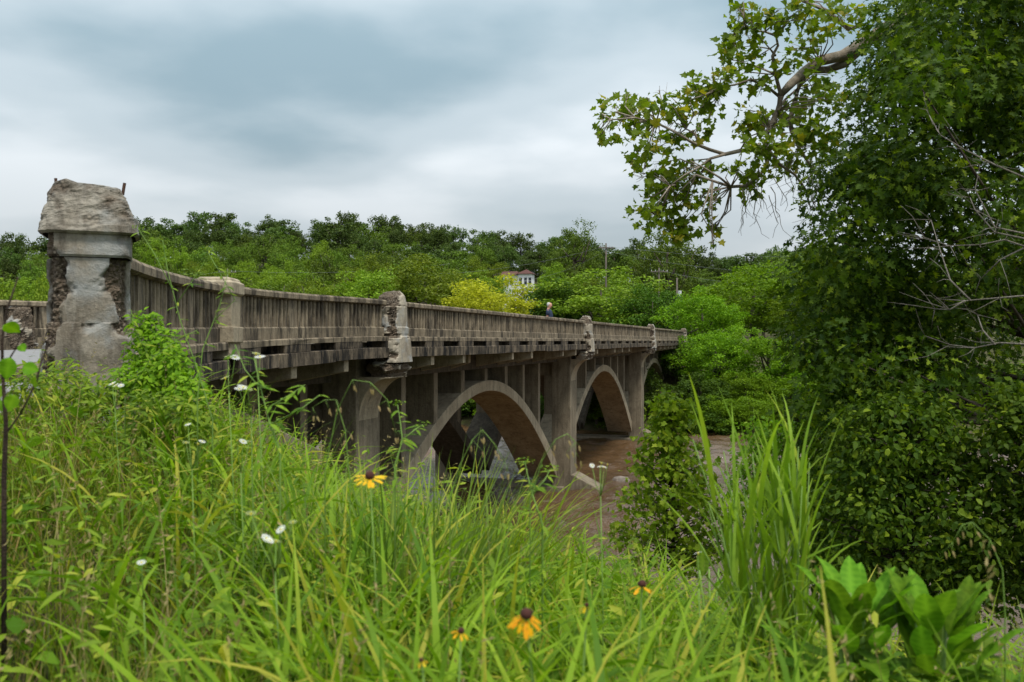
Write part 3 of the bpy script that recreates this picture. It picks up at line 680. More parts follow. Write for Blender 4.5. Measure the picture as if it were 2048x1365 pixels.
PR = {
 'ridge': protos('ridge_leaf', 5, 100, crown_h=.74, aspect=1.0, nclump=60, per=60, clump_r=.22, size=.036, lower=-.65),
 'hill': protos('hill_leaf', 5, 200, crown_h=.8, aspect=.95, nclump=75, per=62, clump_r=.2, size=.03, lower=-.85),
 'light': protos('light_leaf', 4, 300, crown_h=.84, aspect=.95, nclump=95, per=85, clump_r=.18, size=.024, lower=-.9),
 'yellow': protos('yellow_leaf', 1, 400, crown_h=.88, aspect=1.1, nclump=90, per=110, clump_r=.20, size=.026, lower=-.9),
 'bank': protos('bank_leaf', 4, 500, crown_h=.9, aspect=.95, nclump=130, per=105, clump_r=.165, size=.023, lower=-.95, T=T_QUAD),
 'bankdark': protos('bank_dark_leaf', 3, 600, crown_h=.9, aspect=.95, nclump=95, per=120, clump_r=.2, size=.026, lower=-.95),
 'tall': protos('hill_leaf', 2, 700, crown_h=.9, aspect=.5, nclump=80, per=100, clump_r=.19, size=.024, lower=-.95),
}
tr = np.random.default_rng(11)
def by_px(proto_key, name, px, ytop, Z, wpx, label, group=None, rz=None, i=None, sink=.3):
    """tree whose top reaches row ytop at distance Z, crown about wpx wide"""
    X = (px - 1024) / F * Z; gz = float(ground_h(X, Z)[0]) - sink; top = (682.5 - ytop) / F * Z; h = max(2.5, top - gz)
    pr = PR[proto_key]; p = pr[i if i is not None else tr.integers(len(pr))]
    wid = wpx / F * Z / 2
    co = np.empty(len(p[0].vertices) * 3, np.float32); 
    base_r = CR[id(p[0])] if id(p[0]) in CR else CR.setdefault(id(p[0]), float(np.percentile(np.abs((p[0].vertices.foreach_get('co', co), co.reshape(-1, 3)[:, 0])[1]), 97)))
    return plant_tree(p, name, (X, Z, EYE + gz), h, wid / (base_r * h), tr.uniform(0, 6.28) if rz is None else rz, label, 'tree', group)
CR = {}
top_line = np.array([(-150, 478), (0, 472), (60, 458), (100, 470), (200, 440), (290, 428), (330, 432), (415, 424), (480, 436), (545, 426), (600, 440), (650, 425), (720, 432), (790, 428), (850, 440), (930, 452), (1010, 452), (1080, 466), (1150, 458), (1200, 478), (1290, 486), (1400, 500), (1480, 498), (1560, 492), (1700, 480), (2200, 470)], float)
def place(px):
    for lim, t in ((105, 'left of the broken pillar'), (300, 'just right of the broken pillar'), (440, 'above the flared railing'), (600, 'above the capped railing post'), (760, 'above the near railing panels'), (890, 'above the first pylon'), (1000, 'behind the yellow tree'), (1110, 'behind the white house'), (1225, 'left of the tallest utility pole'), (1330, 'right of the tallest utility pole'), (1480, 'beyond the end of the bridge')):
        if px < lim: return t
    return 'behind the large oak'
def layer(Z, dy, step, wpx, keys, name, label, group, x0=-120, x1=1700, jit=10, jz=10, skip=None):
    x = x0
    while x < x1:
        px = x + tr.uniform(-.3, .3) * step; y = np.interp(px, top_line[:, 0], top_line[:, 1]) + dy + tr.normal(0, jit)
        if not (skip and skip(px)):
            by_px(keys[tr.integers(len(keys))], name, px, y, Z + tr.uniform(-jz, jz), wpx * tr.uniform(.8, 1.3), label + ', ' + place(px), group)
        x += step * tr.uniform(.8, 1.2)
layer(352, 2, 40, 54, ['ridge'], 'oak_tree', 'dark green oak on the skyline of the far ridge', 'trees along the ridge top', jit=7)
layer(318, 24, 40, 54, ['ridge', 'ridge', 'hill'], 'oak_tree', 'dark green tree just below the far ridge line', 'trees high on the far hillside')
layer(280, 44, 42, 58, ['hill', 'ridge'], 'broadleaf_tree', 'mid green tree halfway up the wooded hillside', 'trees halfway up the far hillside')
layer(240, 66, 46, 64, ['hill', 'light', 'hill'], 'broadleaf_tree', 'green tree low on the far wooded hillside', 'trees low on the far hillside', skip=lambda p: 1000 < p < 1075)
layer(190, 88, 52, 76, ['light', 'hill', 'light'], 'broadleaf_tree', 'light green tree at the foot of the far hill', 'trees at the foot of the far hill', jit=9, skip=lambda p: 985 < p < 1090)
layer(150, 118, 62, 92, ['light', 'hill', 'light'], 'broadleaf_tree', 'light green rounded tree on the flat beyond the river', 'trees on the flat beyond the river', jit=12, skip=lambda p: 960 < p < 1100 or 380 < p < 470)
#@@MID
# ------------------------------------------------------------------ trees by the far bank, each its own
MID = [
 ('light', 20, 556, 62, 130, 'pale green bushy tree beyond the road at the left edge'), ('light', 95, 548, 70, 120, 'light green bushy tree just left of the broken pillar'), ('hill', -70, 560, 66, 140, 'green bushy tree past the left edge of the road'),
 ('hill', 340, 520, 150, 150, 'green tree rising behind the railing right of the broken pillar'), ('light', 640, 552, 112, 120, 'small light green tree showing over the railing left of the taller light tree'),
 ('light', 850, 505, 120, 210, 'tall light green tree with visible trunk left of the yellow tree'), ('light', 735, 530, 116, 150, 'light green tree between the small tree and the tall light one'), ('hill', 560, 562, 118, 120, 'mid green tree low over the railing above the second railing panel'),
 ('yellow', 982, 543, 100, 165, 'bright yellow-green tree behind the bridge railing'), ('bankdark', 1105, 552, 106, 140, 'dark green tree directly behind the man'),
 ('light', 1205, 533, 104, 230, 'broad rounded green tree above the railing right of the man'), ('bankdark', 1300, 565, 100, 130, 'dark green tree above the bridge railing near its far end'),
 ('tall', 1335, 440, 165, 120, 'tall narrow tree standing above the far end of the bridge'), ('tall', 1150, 438, 270, 90, 'tall leafy tree breaking the skyline above the utility pole'),
 ('bank', 1405, 572, 92, 150, 'rounded green tree at the end of the bridge railing'), ('bank', 1510, 522, 112, 250, 'broad green tree behind the far bank thicket'), ('hill', 1620, 475, 170, 160, 'dark green tree on the skyline right of the far trees'),
 ('ridge', 1555, 490, 230, 100, 'small dark tree on the skyline beyond the far bank'), ('bank', 1660, 520, 100, 220, 'pale green tree showing left of the large oak'), ('bank', 1800, 500, 105, 240, 'green tree on the far bank behind the large oak'), ('light', 1960, 510, 110, 260, 'far bank tree behind the right side of the large oak'), ('bank', 2120, 500, 105, 240, 'far bank tree beyond the right edge'),
 ('bankdark', 1345, 668, 84, 130, 'dark leafy tree hugging the far end of the bridge'), ('bank', 1430, 650, 80, 150, 'bright green bush beside the last bridge pier'), ('bank', 1535, 648, 78, 150, 'bright lime green bush on the far bank'), ('bank', 1625, 690, 77, 150, 'green bush on the far bank beside the large oak'),
 ('bankdark', 1400, 742, 74.5, 110, 'dark low bush at the water edge right of the bridge'), ('bank', 1490, 738, 75, 130, 'low bright bush overhanging the water on the far bank'), ('bank', 1575, 750, 74.5, 120, 'low green bush at the water behind the tall reeds'), ('bank', 1690, 720, 76, 170, 'low far bank bush seen through the oak leaves'), ('bank', 1800, 730, 76, 180, 'far bank bush behind the oak trunk'), ('bankdark', 1920, 720, 77, 180, 'dark far bank bush right of the oak trunk'), ('bank', 2050, 720, 77, 190, 'far bank bush at the right edge'),
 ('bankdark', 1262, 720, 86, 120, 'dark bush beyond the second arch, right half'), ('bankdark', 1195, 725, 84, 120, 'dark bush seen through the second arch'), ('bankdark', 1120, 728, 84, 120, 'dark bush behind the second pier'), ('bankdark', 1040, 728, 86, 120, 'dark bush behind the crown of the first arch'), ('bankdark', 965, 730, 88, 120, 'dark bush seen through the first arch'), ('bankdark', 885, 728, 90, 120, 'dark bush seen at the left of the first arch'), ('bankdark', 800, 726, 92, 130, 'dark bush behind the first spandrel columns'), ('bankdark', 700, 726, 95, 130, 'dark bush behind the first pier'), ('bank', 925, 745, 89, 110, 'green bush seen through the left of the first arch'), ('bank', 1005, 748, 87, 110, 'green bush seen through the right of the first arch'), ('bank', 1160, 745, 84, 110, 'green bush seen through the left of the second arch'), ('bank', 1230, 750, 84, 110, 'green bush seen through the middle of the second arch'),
]
for k, px in enumerate(range(1350, 2240, 52)):
    MID.append((('bank', 'bankdark', 'bank')[k % 3], px + 14 * math.sin(k * 2.1), 792 + 16 * math.sin(k * 1.7), 71.5 + 1.2 * math.sin(k * 3.3), 105, 'low bush overhanging the far water line, %s from the bridge' % ('first second third fourth fifth sixth seventh eighth ninth tenth eleventh twelfth thirteenth fourteenth fifteenth sixteenth seventeenth eighteenth'.split()[k])))
for k, (key, px, yt, Z, wp, lab) in enumerate(MID):
    low = yt > 600
    if low and px < 1300: Z = (53.0 + 1.5 * (k % 2) + P1 @ A) / ((px - 1024) / F * A[0] + A[1])
    by_px(key, 'riverside_bush' if low else 'riverside_tree', px, yt, Z, wp, lab, 'bushes on the far river bank' if low else 'trees near the far bank', sink=.9 if low else .4)

# ------------------------------------------------------------------ white house on the hill
M['white'] = plain('white_wall', (.72, .72, .70), .8, .08, 2)
M['roof'] = plain('red_roof', (.085, .034, .026), .85, .25, 3)
M['pane'] = G('dark_pane'); _g = M['pane']; M['pane'] = _g.out(_g.pbr((.02, .025, .03), .1, None, .5))
hx, hy, hz = P(1053, 585, 205); s = 205 / F
HO = empty('house', (hx, hy, hz), R(-12)); tag(HO, 'white house tower with red hipped roof among the hillside trees', 'house')
wd = 1.55; hb = -5.0; ht = 28 * s + .9
wl = MB().box(-wd, wd, -wd, wd, hb, ht).build('wall', M['white'], HO)
lw = MB().box(-5.2, -wd - .01, -1.2, 2.2, hb, ht - .2).build('wing', M['white'], HO)
rf = MB().add([(-wd-.45, -wd-.45, ht), (wd+.45, -wd-.45, ht), (wd+.45, wd+.45, ht), (-wd-.45, wd+.45, ht), (0, 0, ht + 1.15)], [(0,1,4),(1,2,4),(2,3,4),(3,0,4),(3,2,1,0)]).build('roof', M['roof'], HO)
MB().prism([(-1.7, ht - .2), (2.7, ht - .2), (.5, ht + .75)], lambda p: (-wd - .46, p[0], p[1]), lambda p: (-5.7, p[0], p[1])).build('roof', M['roof'], HO)
for k, x in enumerate((-1.05, .1, 1.1)):
    wn_ = MB().box(x - .42, x + .42, -wd - .06, -wd - .004, ht - 2.5, ht - .75).build('window', M['white'], HO)
    for z0, z1 in ((ht - 2.42, ht - 1.66), (ht - 1.56, ht - .85)): MB().box(x - .33, x + .33, -wd - .08, -wd - .062, z0, z1).build('pane', M['pane'], wn_)
for x in (-4.5, -3.2):
    wn_ = MB().box(x - .42, x + .42, -1.26, -1.204, ht - 2.5, ht - 1.0).build('window', M['white'], HO); MB().box(x - .33, x + .33, -1.28, -1.262, ht - 2.4, ht - 1.1).build('pane', M['pane'], wn_)

# ------------------------------------------------------------------ utility poles and wires
M['pole'] = bark('pole_wood', (.09, .075, .062), (.17, .145, .12), 4); M['wire'] = plain('wire', (.22, .23, .24), .5, .1, 5); M['insul'] = plain('insulator', (.55, .56, .56), .4, .1, 5)
def pole(px, yt, Z, arm, label, transf=False, r0=.16):
    x, y, z = P(px, yt, Z); gz = EYE + float(ground_h(x, y)[0]); h = z - gz
    e_ = empty('utility_pole', (x, y, gz), R(8)); tag(e_, label, 'pole', 'utility poles beyond the river')
    MB().tube([(0, 0, -.5), (0, 0, h * .5), (0, 0, h)], [r0, r0 * .85, r0 * .7], 8).build('post', M['pole'], e_, smooth=True)
    if arm:
        MB().box(-arm, arm, -r0 - .09, -r0 + .03, h - .75, h - .58).build('crossarm', M['pole'], e_)
        for k in (-.9, -.45, .45, .9): MB().tube([(arm * k, -r0 - .03, h - .58), (arm * k, -r0 - .03, h - .36)], .05, 6).build('insulator', M['insul'], e_)
        MB().tube([(-arm * .7, -r0, h - .7), (0, -r0, h - 1.7)], .03, 5).build('brace', M['pole'], e_)
    if transf: MB().tube([(.32, -.1, h - 2.6), (.32, -.1, h - 1.7)], .26, 10).build('transformer', M['insul'], e_)
    return np.array((x, y, z))
pa = pole(1212, 487, 128, 1.1, 'tallest utility pole with crossarm above the round tree')
pb = pole(1318, 536, 150, 1.5, 'utility pole with wide crossarm left of the tall tree')
pc = pole(1354, 556, 118, 0, 'utility pole with pale transformer at the end of the bridge', True)
pd = pole(455, 538, 175, 1.7, 'distant utility pole seen above the capped railing post')
def wire(a, b, sag, label):
    a = np.array(a); b = np.array(b); t = np.linspace(0, 1, 25)[:, None]; pts = a * (1 - t) + b * t; pts[:, 2] -= (4 * sag * t * (1 - t))[:, 0]
    tag(MB().tube([tuple(p) for p in pts], .008 * a[1] / 100, 5).build('power_line', M['wire'], None, smooth=True), label, 'wire', 'power lines beyond the river')
off = np.array((0, -.3, -.4))
wire(pa + off, P(1720, 505, 128), 1.0, 'upper power line running right from the tallest pole'); wire(pa + off * 3, P(1720, 545, 126), 1.2, 'lower power line running right from the tallest pole')
wire(P(760, 545, 150), pa + off, 1.6, 'power line running left from the tallest pole across the hillside trees'); wire(P(1050, 560, 140), pa + off * 2.5, .8, 'low power line from the white house to the tallest pole')
wire(pd + off, P(900, 528, 190), 1.0, 'thin power line crossing the hillside right of the distant pole'); wire(P(250, 553, 165), pd + off, .6, 'thin power line left of the distant pole')
wire(pb + off, P(1700, 560, 140), 1.5, 'power line running right from the wide crossarm pole')

# ------------------------------------------------------------------ large dark oak at the right
def spray(clumps, per, cr_, size, T, r, flat=.75, up=.5):
    n = len(clumps); k = np.repeat(np.arange(n), per); d = rdir(len(k), r)
    rad = (cr_ if np.isscalar(cr_) else cr_[k]) * r.random(len(k)) ** .45
    pos = clumps[k] + d * (rad[:, None] if not np.isscalar(rad) else rad) * np.array((1, 1, flat))
    nrm = d * .6 + np.array((0, -.15, up)) + r.normal(0, .55, (len(k), 3)); dirs = d * .8 + np.array((0, 0, -.55)) + r.normal(0, .5, (len(k), 3))
    return leaf_cloud(pos, nrm, size * r.uniform(.45, 1.35, len(k)), T, dirs, r)
r = np.random.default_rng(21)
cl = []
while len(cl) < 300:
    z = r.uniform(-3.0, 7.2); X0 = np.interp(z, [-3.2, -2, -.8, .5, 1.5, 2.6, 3.6, 4.6, 7.2], [4.1, 3.55, 3.5, 3.6, 3.8, 4.0, 4.55, 5.0, 6.6])
    x = X0 + abs(r.normal(0, 1)) * 1.9 + .25; y = 11.6 + r.normal(0, 1.35)
    if x < 11 and 8.4 < y < 15: cl.append((x * (y / 11.6) ** .6, y, z + EYE))
cl = np.array(cl)
V, Fa, rn = spray(cl, 225, .60, .108, T_OAK, r)
tx, ty = 7.4, 12.2; gz = float(ground_h(tx, ty)[0]); OAK = empty('oak_tree', (tx, ty, EYE + gz)); tag(OAK, 'large dark oak with lobed leaves filling the right side of the picture', 'tree')
sh = np.array((tx, ty, EYE + gz)); link('crown', fast_mesh('crown', V - sh, Fa, M['oak_leaf'], rn), OAK)
b = MB(); tp = [(0, 0, -.3), (.1, .1, 2), (-.05, .1, 4), (.1, 0, 6.5), (.3, 0, 9)]; b.tube(tp, [.34, .28, .24, .18, .1], 10)
for c in cl[::3]:
    e_ = c - sh; s0 = np.array(tp[1]) + (np.array(tp[4]) - np.array(tp[1])) * np.clip((e_[2] - 2.4) / 9, 0.02, .95); md = s0 * .45 + e_ * .55 + np.array((0, 0, -.25)) + r.normal(0, .12, 3)
    b.tube([s0, s0 * .75 + md * .25 + r.normal(0, .05, 3), md, e_], [.055, .042, .025, .008], 5)
b.build('trunk', M['bark'], OAK, smooth=True)

# ------------------------------------------------------------------ sycamore reaching in from the upper right
r = np.random.default_rng(33)
def px3(l, Z0, Z1): return [P(a, b, Z0 + (Z1 - Z0) * i / max(1, len(l) - 1) + .1 * math.sin(3.1 * i + a)) for i, (a, b) in enumerate(l)]
LIMBS = [([(2080, -210), (1950, -80), (1830, 18), (1730, 85), (1685, 112), (1640, 122), (1605, 146), (1578, 172), (1560, 192)], 14.2, 13.2, .16, .075),
 ([(1730, 92), (1690, 128), (1655, 140), (1622, 141), (1600, 165), (1590, 205), (1580, 240), (1583, 262)], 13.9, 13.4, .09, .045),
 ([(1562, 192), (1556, 222), (1538, 258), (1530, 290), (1535, 330), (1520, 350), (1492, 372), (1462, 374), (1425, 362), (1392, 350)], 13.2, 12.6, .065, .02),
 ([(1545, 296), (1510, 300), (1480, 302), (1450, 309), (1420, 300), (1385, 286), (1350, 264), (1312, 246), (1270, 236), (1222, 240)], 13.1, 12.3, .05, .012),
 ([(1398, 288), (1390, 268), (1372, 258), (1388, 230), (1380, 205)], 12.7, 12.5, .025, .01), ([(1450, 309), (1420, 318), (1398, 335), (1370, 350), (1340, 372)], 12.9, 12.4, .03, .01),
 ([(1462, 374), (1440, 356), (1405, 334), (1380, 322)], 12.8, 12.5, .025, .01), ([(1562, 192), (1551, 150), (1545, 112), (1556, 92), (1552, 72), (1530, 64), (1505, 62)], 13.2, 12.8, .04, .015),
 ([(1551, 112), (1540, 98), (1556, 86)], 13.2, 13.0, .025, .012), ([(1560, 195), (1530, 170), (1500, 160), (1470, 170), (1440, 175), (1410, 190), (1380, 200)], 13.1, 12.5, .03, .01), ([(1556, 222), (1570, 200), (1590, 182)], 13.2, 13.3, .03, .02),
 ([(1583, 262), (1600, 300), (1620, 330), (1640, 360), (1650, 395)], 13.4, 13.6, .04, .015), ([(1530, 290), (1560, 330), (1590, 350), (1612, 380), (1622, 420)], 13.2, 13.3, .035, .012), ([(1340, 372), (1320, 400), (1310, 430)], 12.4, 12.4, .015, .008), ([(1700, 60), (1650, 20), (1600, 0), (1540, -20)], 13.8, 13.3, .05, .02), ([(1510, 62), (1490, 50), (1470, 70)], 12.8, 12.7, .02, .008)]
tx, ty = 12.2, 14.4; gz = float(ground_h(tx, ty)[0]); SY = empty('sycamore_tree', (tx, ty, EYE + gz)); tag(SY, 'sycamore with pale crooked limbs and loose leaves reaching in from the upper right', 'tree'); sh = np.array((tx, ty, EYE + gz))
b = MB(); b.tube([np.array(q) for q in [(0, 0, -.3), (.1, 0, 4), (-.2, 0, 8)]] + [P(2080, -210, 14.2) - sh], [.42, .36, .28, .17], 10)
LP = []
for l, z0, z1, r0, r1 in LIMBS:
    p3 = px3(l, z0, z1); LP += [(p_, r_) for p_, r_ in zip(p3, np.linspace(r0, r1, len(p3)))]
    b.tube([p_ - sh for p_ in p3], list(np.linspace(r0, r1, len(p3)) * .75), 8)
ANCH = np.array([p_ for p_, _ in LP])
BL = [(1225, 222, 38, 60), (1260, 215, 40, 60), (1300, 220, 36, 50), (1340, 225, 40, 60), (1215, 270, 30, 35), (1260, 262, 36, 40), (1300, 285, 40, 55), (1345, 280, 34, 40), (1275, 320, 36, 45), (1290, 355, 30, 25), (1390, 170, 36, 50), (1370, 205, 40, 60), (1420, 190, 36, 55), (1440, 160, 34, 45), (1410, 225, 34, 40), (1400, 265, 26, 25),
 (1455, 100, 32, 45), (1480, 70, 34, 50), (1500, 110, 36, 50), (1520, 40, 34, 45), (1470, 140, 34, 40), (1510, 165, 34, 40), (1345, 345, 40, 70), (1320, 390, 40, 80), (1350, 415, 42, 80), (1290, 430, 38, 60), (1330, 455, 42, 75), (1375, 375, 36, 55), (1400, 340, 36, 50), (1370, 460, 30, 35), (1420, 425, 22, 16), (1428, 455, 18, 14), (1430, 488, 14, 8), (1415, 395, 26, 22),
 (1475, 345, 30, 28), (1500, 385, 26, 26), (1520, 350, 28, 28), (1490, 265, 32, 35), (1500, 230, 34, 45), (1540, 245, 36, 45), (1520, 300, 36, 55), (1560, 290, 40, 70), (1590, 255, 40, 60), (1570, 330, 34, 45), (1610, 210, 40, 55), (1640, 160, 40, 50), (1600, 95, 40, 50), (1560, 140, 34, 40), (1640, 60, 44, 60), (1570, 40, 36, 45), (1610, 10, 44, 60), (1680, 20, 44, 60), (1640, 290, 40, 60), (1620, 250, 40, 60), (1680, 200, 44, 70), (1720, 40, 44, 60), (1480, 20, 30, 30)]
LV = []
for cx, cy_, rp, n in BL:
    n = int(n * .88)
    Z = r.uniform(12.3, 13.6); c = P(cx, cy_, Z); rad = rp / F * Z; d = rdir(n, r); pos = c + d * (rad * r.random(n) ** .5)[:, None] * np.array((1, 1.6, .85))
    LV.append(leaf_cloud(pos, r.normal(0, .7, (n, 3)) + np.array((0, -.35, .5)), .125 * r.uniform(.5, 1.2, n), T_SYC, d * .7 + np.array((0, 0, -.6)) + r.normal(0, .4, (n, 3)), r))
    a = ANCH[np.argmin(((ANCH - c) ** 2).sum(1))]
    for j in range(3):
        e_ = c + r.normal(0, .4, 3) * rad; md = a * .5 + e_ * .5 + r.normal(0, .07, 3) + np.array((0, 0, .05)); b.tube([a - sh, md - sh, e_ - sh], [.012, .009, .004], 4)
        for m_ in range(3): b.tube([md * .4 + e_ * .6 - sh, e_ + r.normal(0, .12, 3) * rad - sh, e_ + r.normal(0, .3, 3) * rad - sh], [.005, .003, .0015], 3)
for k in range(22):   # bare hanging twigs
    p_ = P(r.uniform(1480, 1660), r.uniform(290, 400), r.uniform(12.8, 13.6)); pts = [p_ - sh]
    for m_ in range(7): p_ = p_ + np.array((r.normal(0, .05), r.normal(0, .04), -r.uniform(.05, .14))); pts.append(p_ - sh)
    b.tube(pts, list(np.linspace(.008, .0025, len(pts))), 4)
    for m_ in range(3):
        q_ = pts[2 + m_]; b.tube([q_, q_ + np.array((r.normal(0, .1), r.normal(0, .05), -r.uniform(.05, .15)))], [.004, .002], 3)
b.build('trunk', M['bark_syc'], SY, smooth=True)
V, Fa, rn = join(LV); link('crown', fast_mesh('crown', V - sh, Fa, M['syc_leaf'], rn), SY)

# ------------------------------------------------------------------ shrubs and saplings on the near bank
def shrub(name, px, Z, zlo, zhi, wpx, n, size, T, leafm, label, seed, cone=.5, cat='shrub', nst=5, cr_=.16, per=26):
    r = np.random.default_rng(seed); X = (px - 1024) / F * Z; gz = EYE + float(ground_h(X, Z)[0]); e_ = empty(name, (X, Z, gz)); tag(e_, label, cat)
    z0 = EYE - (zlo - 682.5) / F * Z - gz; z1 = EYE - (zhi - 682.5) / F * Z - gz; hw = wpx / F * Z / 2; C = []
    while len(C) < n // per:
        t = r.random(); rad = hw * ((1 - t) ** cone * .95 + .08) * r.random() ** .5; a = r.uniform(0, 6.28)
        if t < .12: rad *= .5 + 4 * t
        C.append((rad * math.cos(a), rad * math.sin(a), z0 + (z1 - z0) * t))
    C = np.array(C); V, Fa, rn = spray(C, per, cr_, size, T, r); link('crown', fast_mesh('crown', V, Fa, M[leafm], rn), e_)
    b = MB(); zt = max(z1 * .93, .2); b.tube([(0, 0, -.2), (.04, .02, zt * .5), (0, 0, zt)], [.035 + .006 * zt, .025, .008], 6)
    for c in C[::nst]: s0 = np.array((.02, 0, max(.05, min(c[2] - .25 * math.hypot(c[0], c[1]) - .1, zt)))); b.tube([s0, s0 * .5 + c * .5 + r.normal(0, .03, 3), c], [.014, .009, .003], 4)
    b.build('trunk', M['bark'], e_, smooth=True); return e_
shrub('maple_sapling', 1342, 14, 1125, 800, 290, 3300, .09, T_SYC, 'sapling_leaf', 'bright green maple sapling standing alone in front of the second arch', 51, .85, 'sapling', cr_=.26, per=10, nst=2)
shrub('riverside_shrub', 1530, 17, 1080, 845, 200, 3200, .10, T_OVAL, 'sapling_leaf', 'loose green shrub at the water behind the tall reed grass', 52, .4, cr_=.24, per=14)
shrub('riverside_shrub', 1800, 9.2, 1205, 800, 450, 13500, .078, T_OVAL, 'shrub_leaf', 'dense dark shrub with oval leaves below the large oak', 53, .35, cr_=.2)
shrub('riverside_shrub', 1660, 12.5, 1120, 740, 220, 3000, .10, T_OVAL, 'bank_leaf', 'leafy green shrub with drooping branches left of the dark shrub', 54, .35, cr_=.2)
shrub('riverside_shrub', 2060, 8.5, 1180, 780, 260, 6500, .078, T_OVAL, 'shrub_leaf', 'dark shrub at the right edge below the dead twigs', 55, .35, cr_=.2)
shrub('bank_bush', 1125, 24, 1030, 985, 110, 1500, .10, T_OVAL, 'bank_dark_leaf', 'small dark bush at the foot of the second pier', 56, .5, 'bush') if False else None
# dead bare branches at the right edge
DEAD = [([(2080, 690), (2000, 686), (1950, 696), (1900, 690), (1850, 672)], 'upper pale dead branch'), ([(2070, 590), (2000, 596), (1930, 602), (1870, 598)], 'long'), ([(2070, 500), (2010, 480), (1960, 490), (1900, 492), (1850, 478)], ''), ([(2060, 480), (1990, 465), (1950, 420), (1940, 395)], ''), ([(1940, 600), (1900, 560), (1880, 500), (1862, 440)], ''), ([(2060, 470), (1990, 455), (1950, 380), (1960, 330)], ''), ([(2080, 480), (2000, 520), (1960, 560)], ''), ([(1930, 602), (1900, 620), (1870, 618)], ''), ([(2060, 360), (1990, 330), (1930, 300), (1880, 270), (1858, 230)], ''), ([(1990, 690), (1965, 660), (1955, 630)], '')]
x0 = P(2110, 600, 6.6); DB = empty('dead_branch', (x0[0], x0[1], EYE + float(ground_h(x0[0], x0[1])[0]))); tag(DB, 'pale dead bare branches sticking in from the right edge', 'branch'); sh = np.array(DB.location); r = np.random.default_rng(5)
b = MB(); b.tube([(0, 0, -.2), (.1, 0, 1.5), (.05, 0, 3), tuple(P(2110, 600, 6.6) - sh), tuple(P(2120, 330, 6.6) - sh)], [.05, .04, .035, .03, .012], 7)
for l, _ in DEAD:
    p3 = [P(a, c, 6.6 + .12 * i) - sh for i, (a, c) in enumerate(l)]; b.tube(p3, list(np.linspace(.008, .0025, len(p3))), 5)
    for p_ in p3[1:]:
        for m_ in range(3): q_ = p_ + r.normal(0, .13, 3) + np.array((-.08, 0, .02)); b.tube([p_, p_ * .5 + q_ * .5 + r.normal(0, .015, 3), q_], [.0025, .002, .001], 4)
b.build('bare_branches', M['twig'], DB, smooth=True)
#@@NEAR
# ------------------------------------------------------------------ meadow on the near bank
r = np.random.default_rng(77)
def ground_pts(X, Y): return np.stack([X, Y, EYE + ground_h(X, Y) - .02], -1)
def wedge(n, y0, y1, m=.7, pw=1.0):
    Y = y0 + (y1 - y0) * r.random(n) ** pw; X = r.uniform(-1, 1, n) * (.60 * Y + m); return X, Y
def colpx(X, Y): return 1024 + X / Y * F
def patch(n, mean, sd, seed):   # patchy density mask from noise
    pass
def off_road(X, Y):
    u, q = uq(X, Y); return ~((q > -flare(np.maximum(u, -15)) + .1) & (u < 0)) 
def stuff(name, V, Fa, rn, mat, label, cat='grass'):
    return tag(link(name, fast_mesh(name, V, Fa, mat, rn)), label, cat, kind='stuff')
# fine meadow grass, thickest at the left
X, Y = wedge(46000, .9, 10.5, .8, 1.25); px = colpx(X, Y)
dens = np.interp(px, [-400, 500, 800, 1200, 1700, 2500], [1, .95, .4, .3, .3, .3]) * (.45 + .55 * (np.sin(X * 2.1 + 1.3 * np.sin(Y * 1.7)) * np.sin(Y * 2.3 + X) > -.35))
k = (r.random(len(X)) < dens) & off_road(X, Y); X, Y = X[k], Y[k]; n = len(X)
hs = .75 + .35 * np.sin(X * 1.3 + 2) * np.sin(Y * 1.1)
V, Fa, rn, _ = blades(ground_pts(X, Y), r.uniform(0, 6.28, n), r.uniform(.30, .62, n) * hs, r.uniform(.004, .0075, n) * np.interp(Y, [1, 10], [.9, 1.6]), r.uniform(.02, .5, n), r.uniform(.2, 1.5, n), 5)
stuff('meadow_grass', V, Fa, rn, M['grass_fine'], 'fine tangled meadow grass covering the near bank')
# dry straw stalks
X, Y = wedge(2600, 1.2, 10, .8); k = (r.random(len(X)) < np.interp(colpx(X, Y), [0, 500, 900, 1300, 1500, 1800], [1, .9, .35, .5, .3, .2])) & off_road(X, Y); X, Y = X[k], Y[k]; n = len(X)
V, Fa, rn, _ = blades(ground_pts(X, Y), r.uniform(0, 6.28, n), r.uniform(.35, .68, n), r.uniform(.0025, .0045, n), r.uniform(.05, .7, n), r.uniform(.1, .9, n), 5)
stuff('dry_grass', V, Fa, rn, M['grass_straw'], 'dry straw coloured stalks among the green meadow grass')
# broad arching blades, thickest in the middle
X, Y = wedge(13500, 1.0, 8.0, .7, 1.1); px = colpx(X, Y)
k = (r.random(len(X)) < np.interp(px, [-300, 250, 520, 700, 1300, 1500, 1750, 2400], [.12, .22, .5, 1, 1, .85, .8, .8])) & off_road(X, Y); X, Y = X[k], Y[k]; n = len(X)
V, Fa, rn, _ = blades(ground_pts(X, Y), r.uniform(0, 6.28, n), r.uniform(.42, .92, n) * (.85 + .2 * np.sin(X * 2 + Y)), r.uniform(.012, .031, n), r.uniform(.02, .38, n), r.uniform(.6, 2.6, n), 8)
stuff('broad_grass', V, Fa, rn, M['grass_blade'], 'broad arching light green grass blades in the foreground')
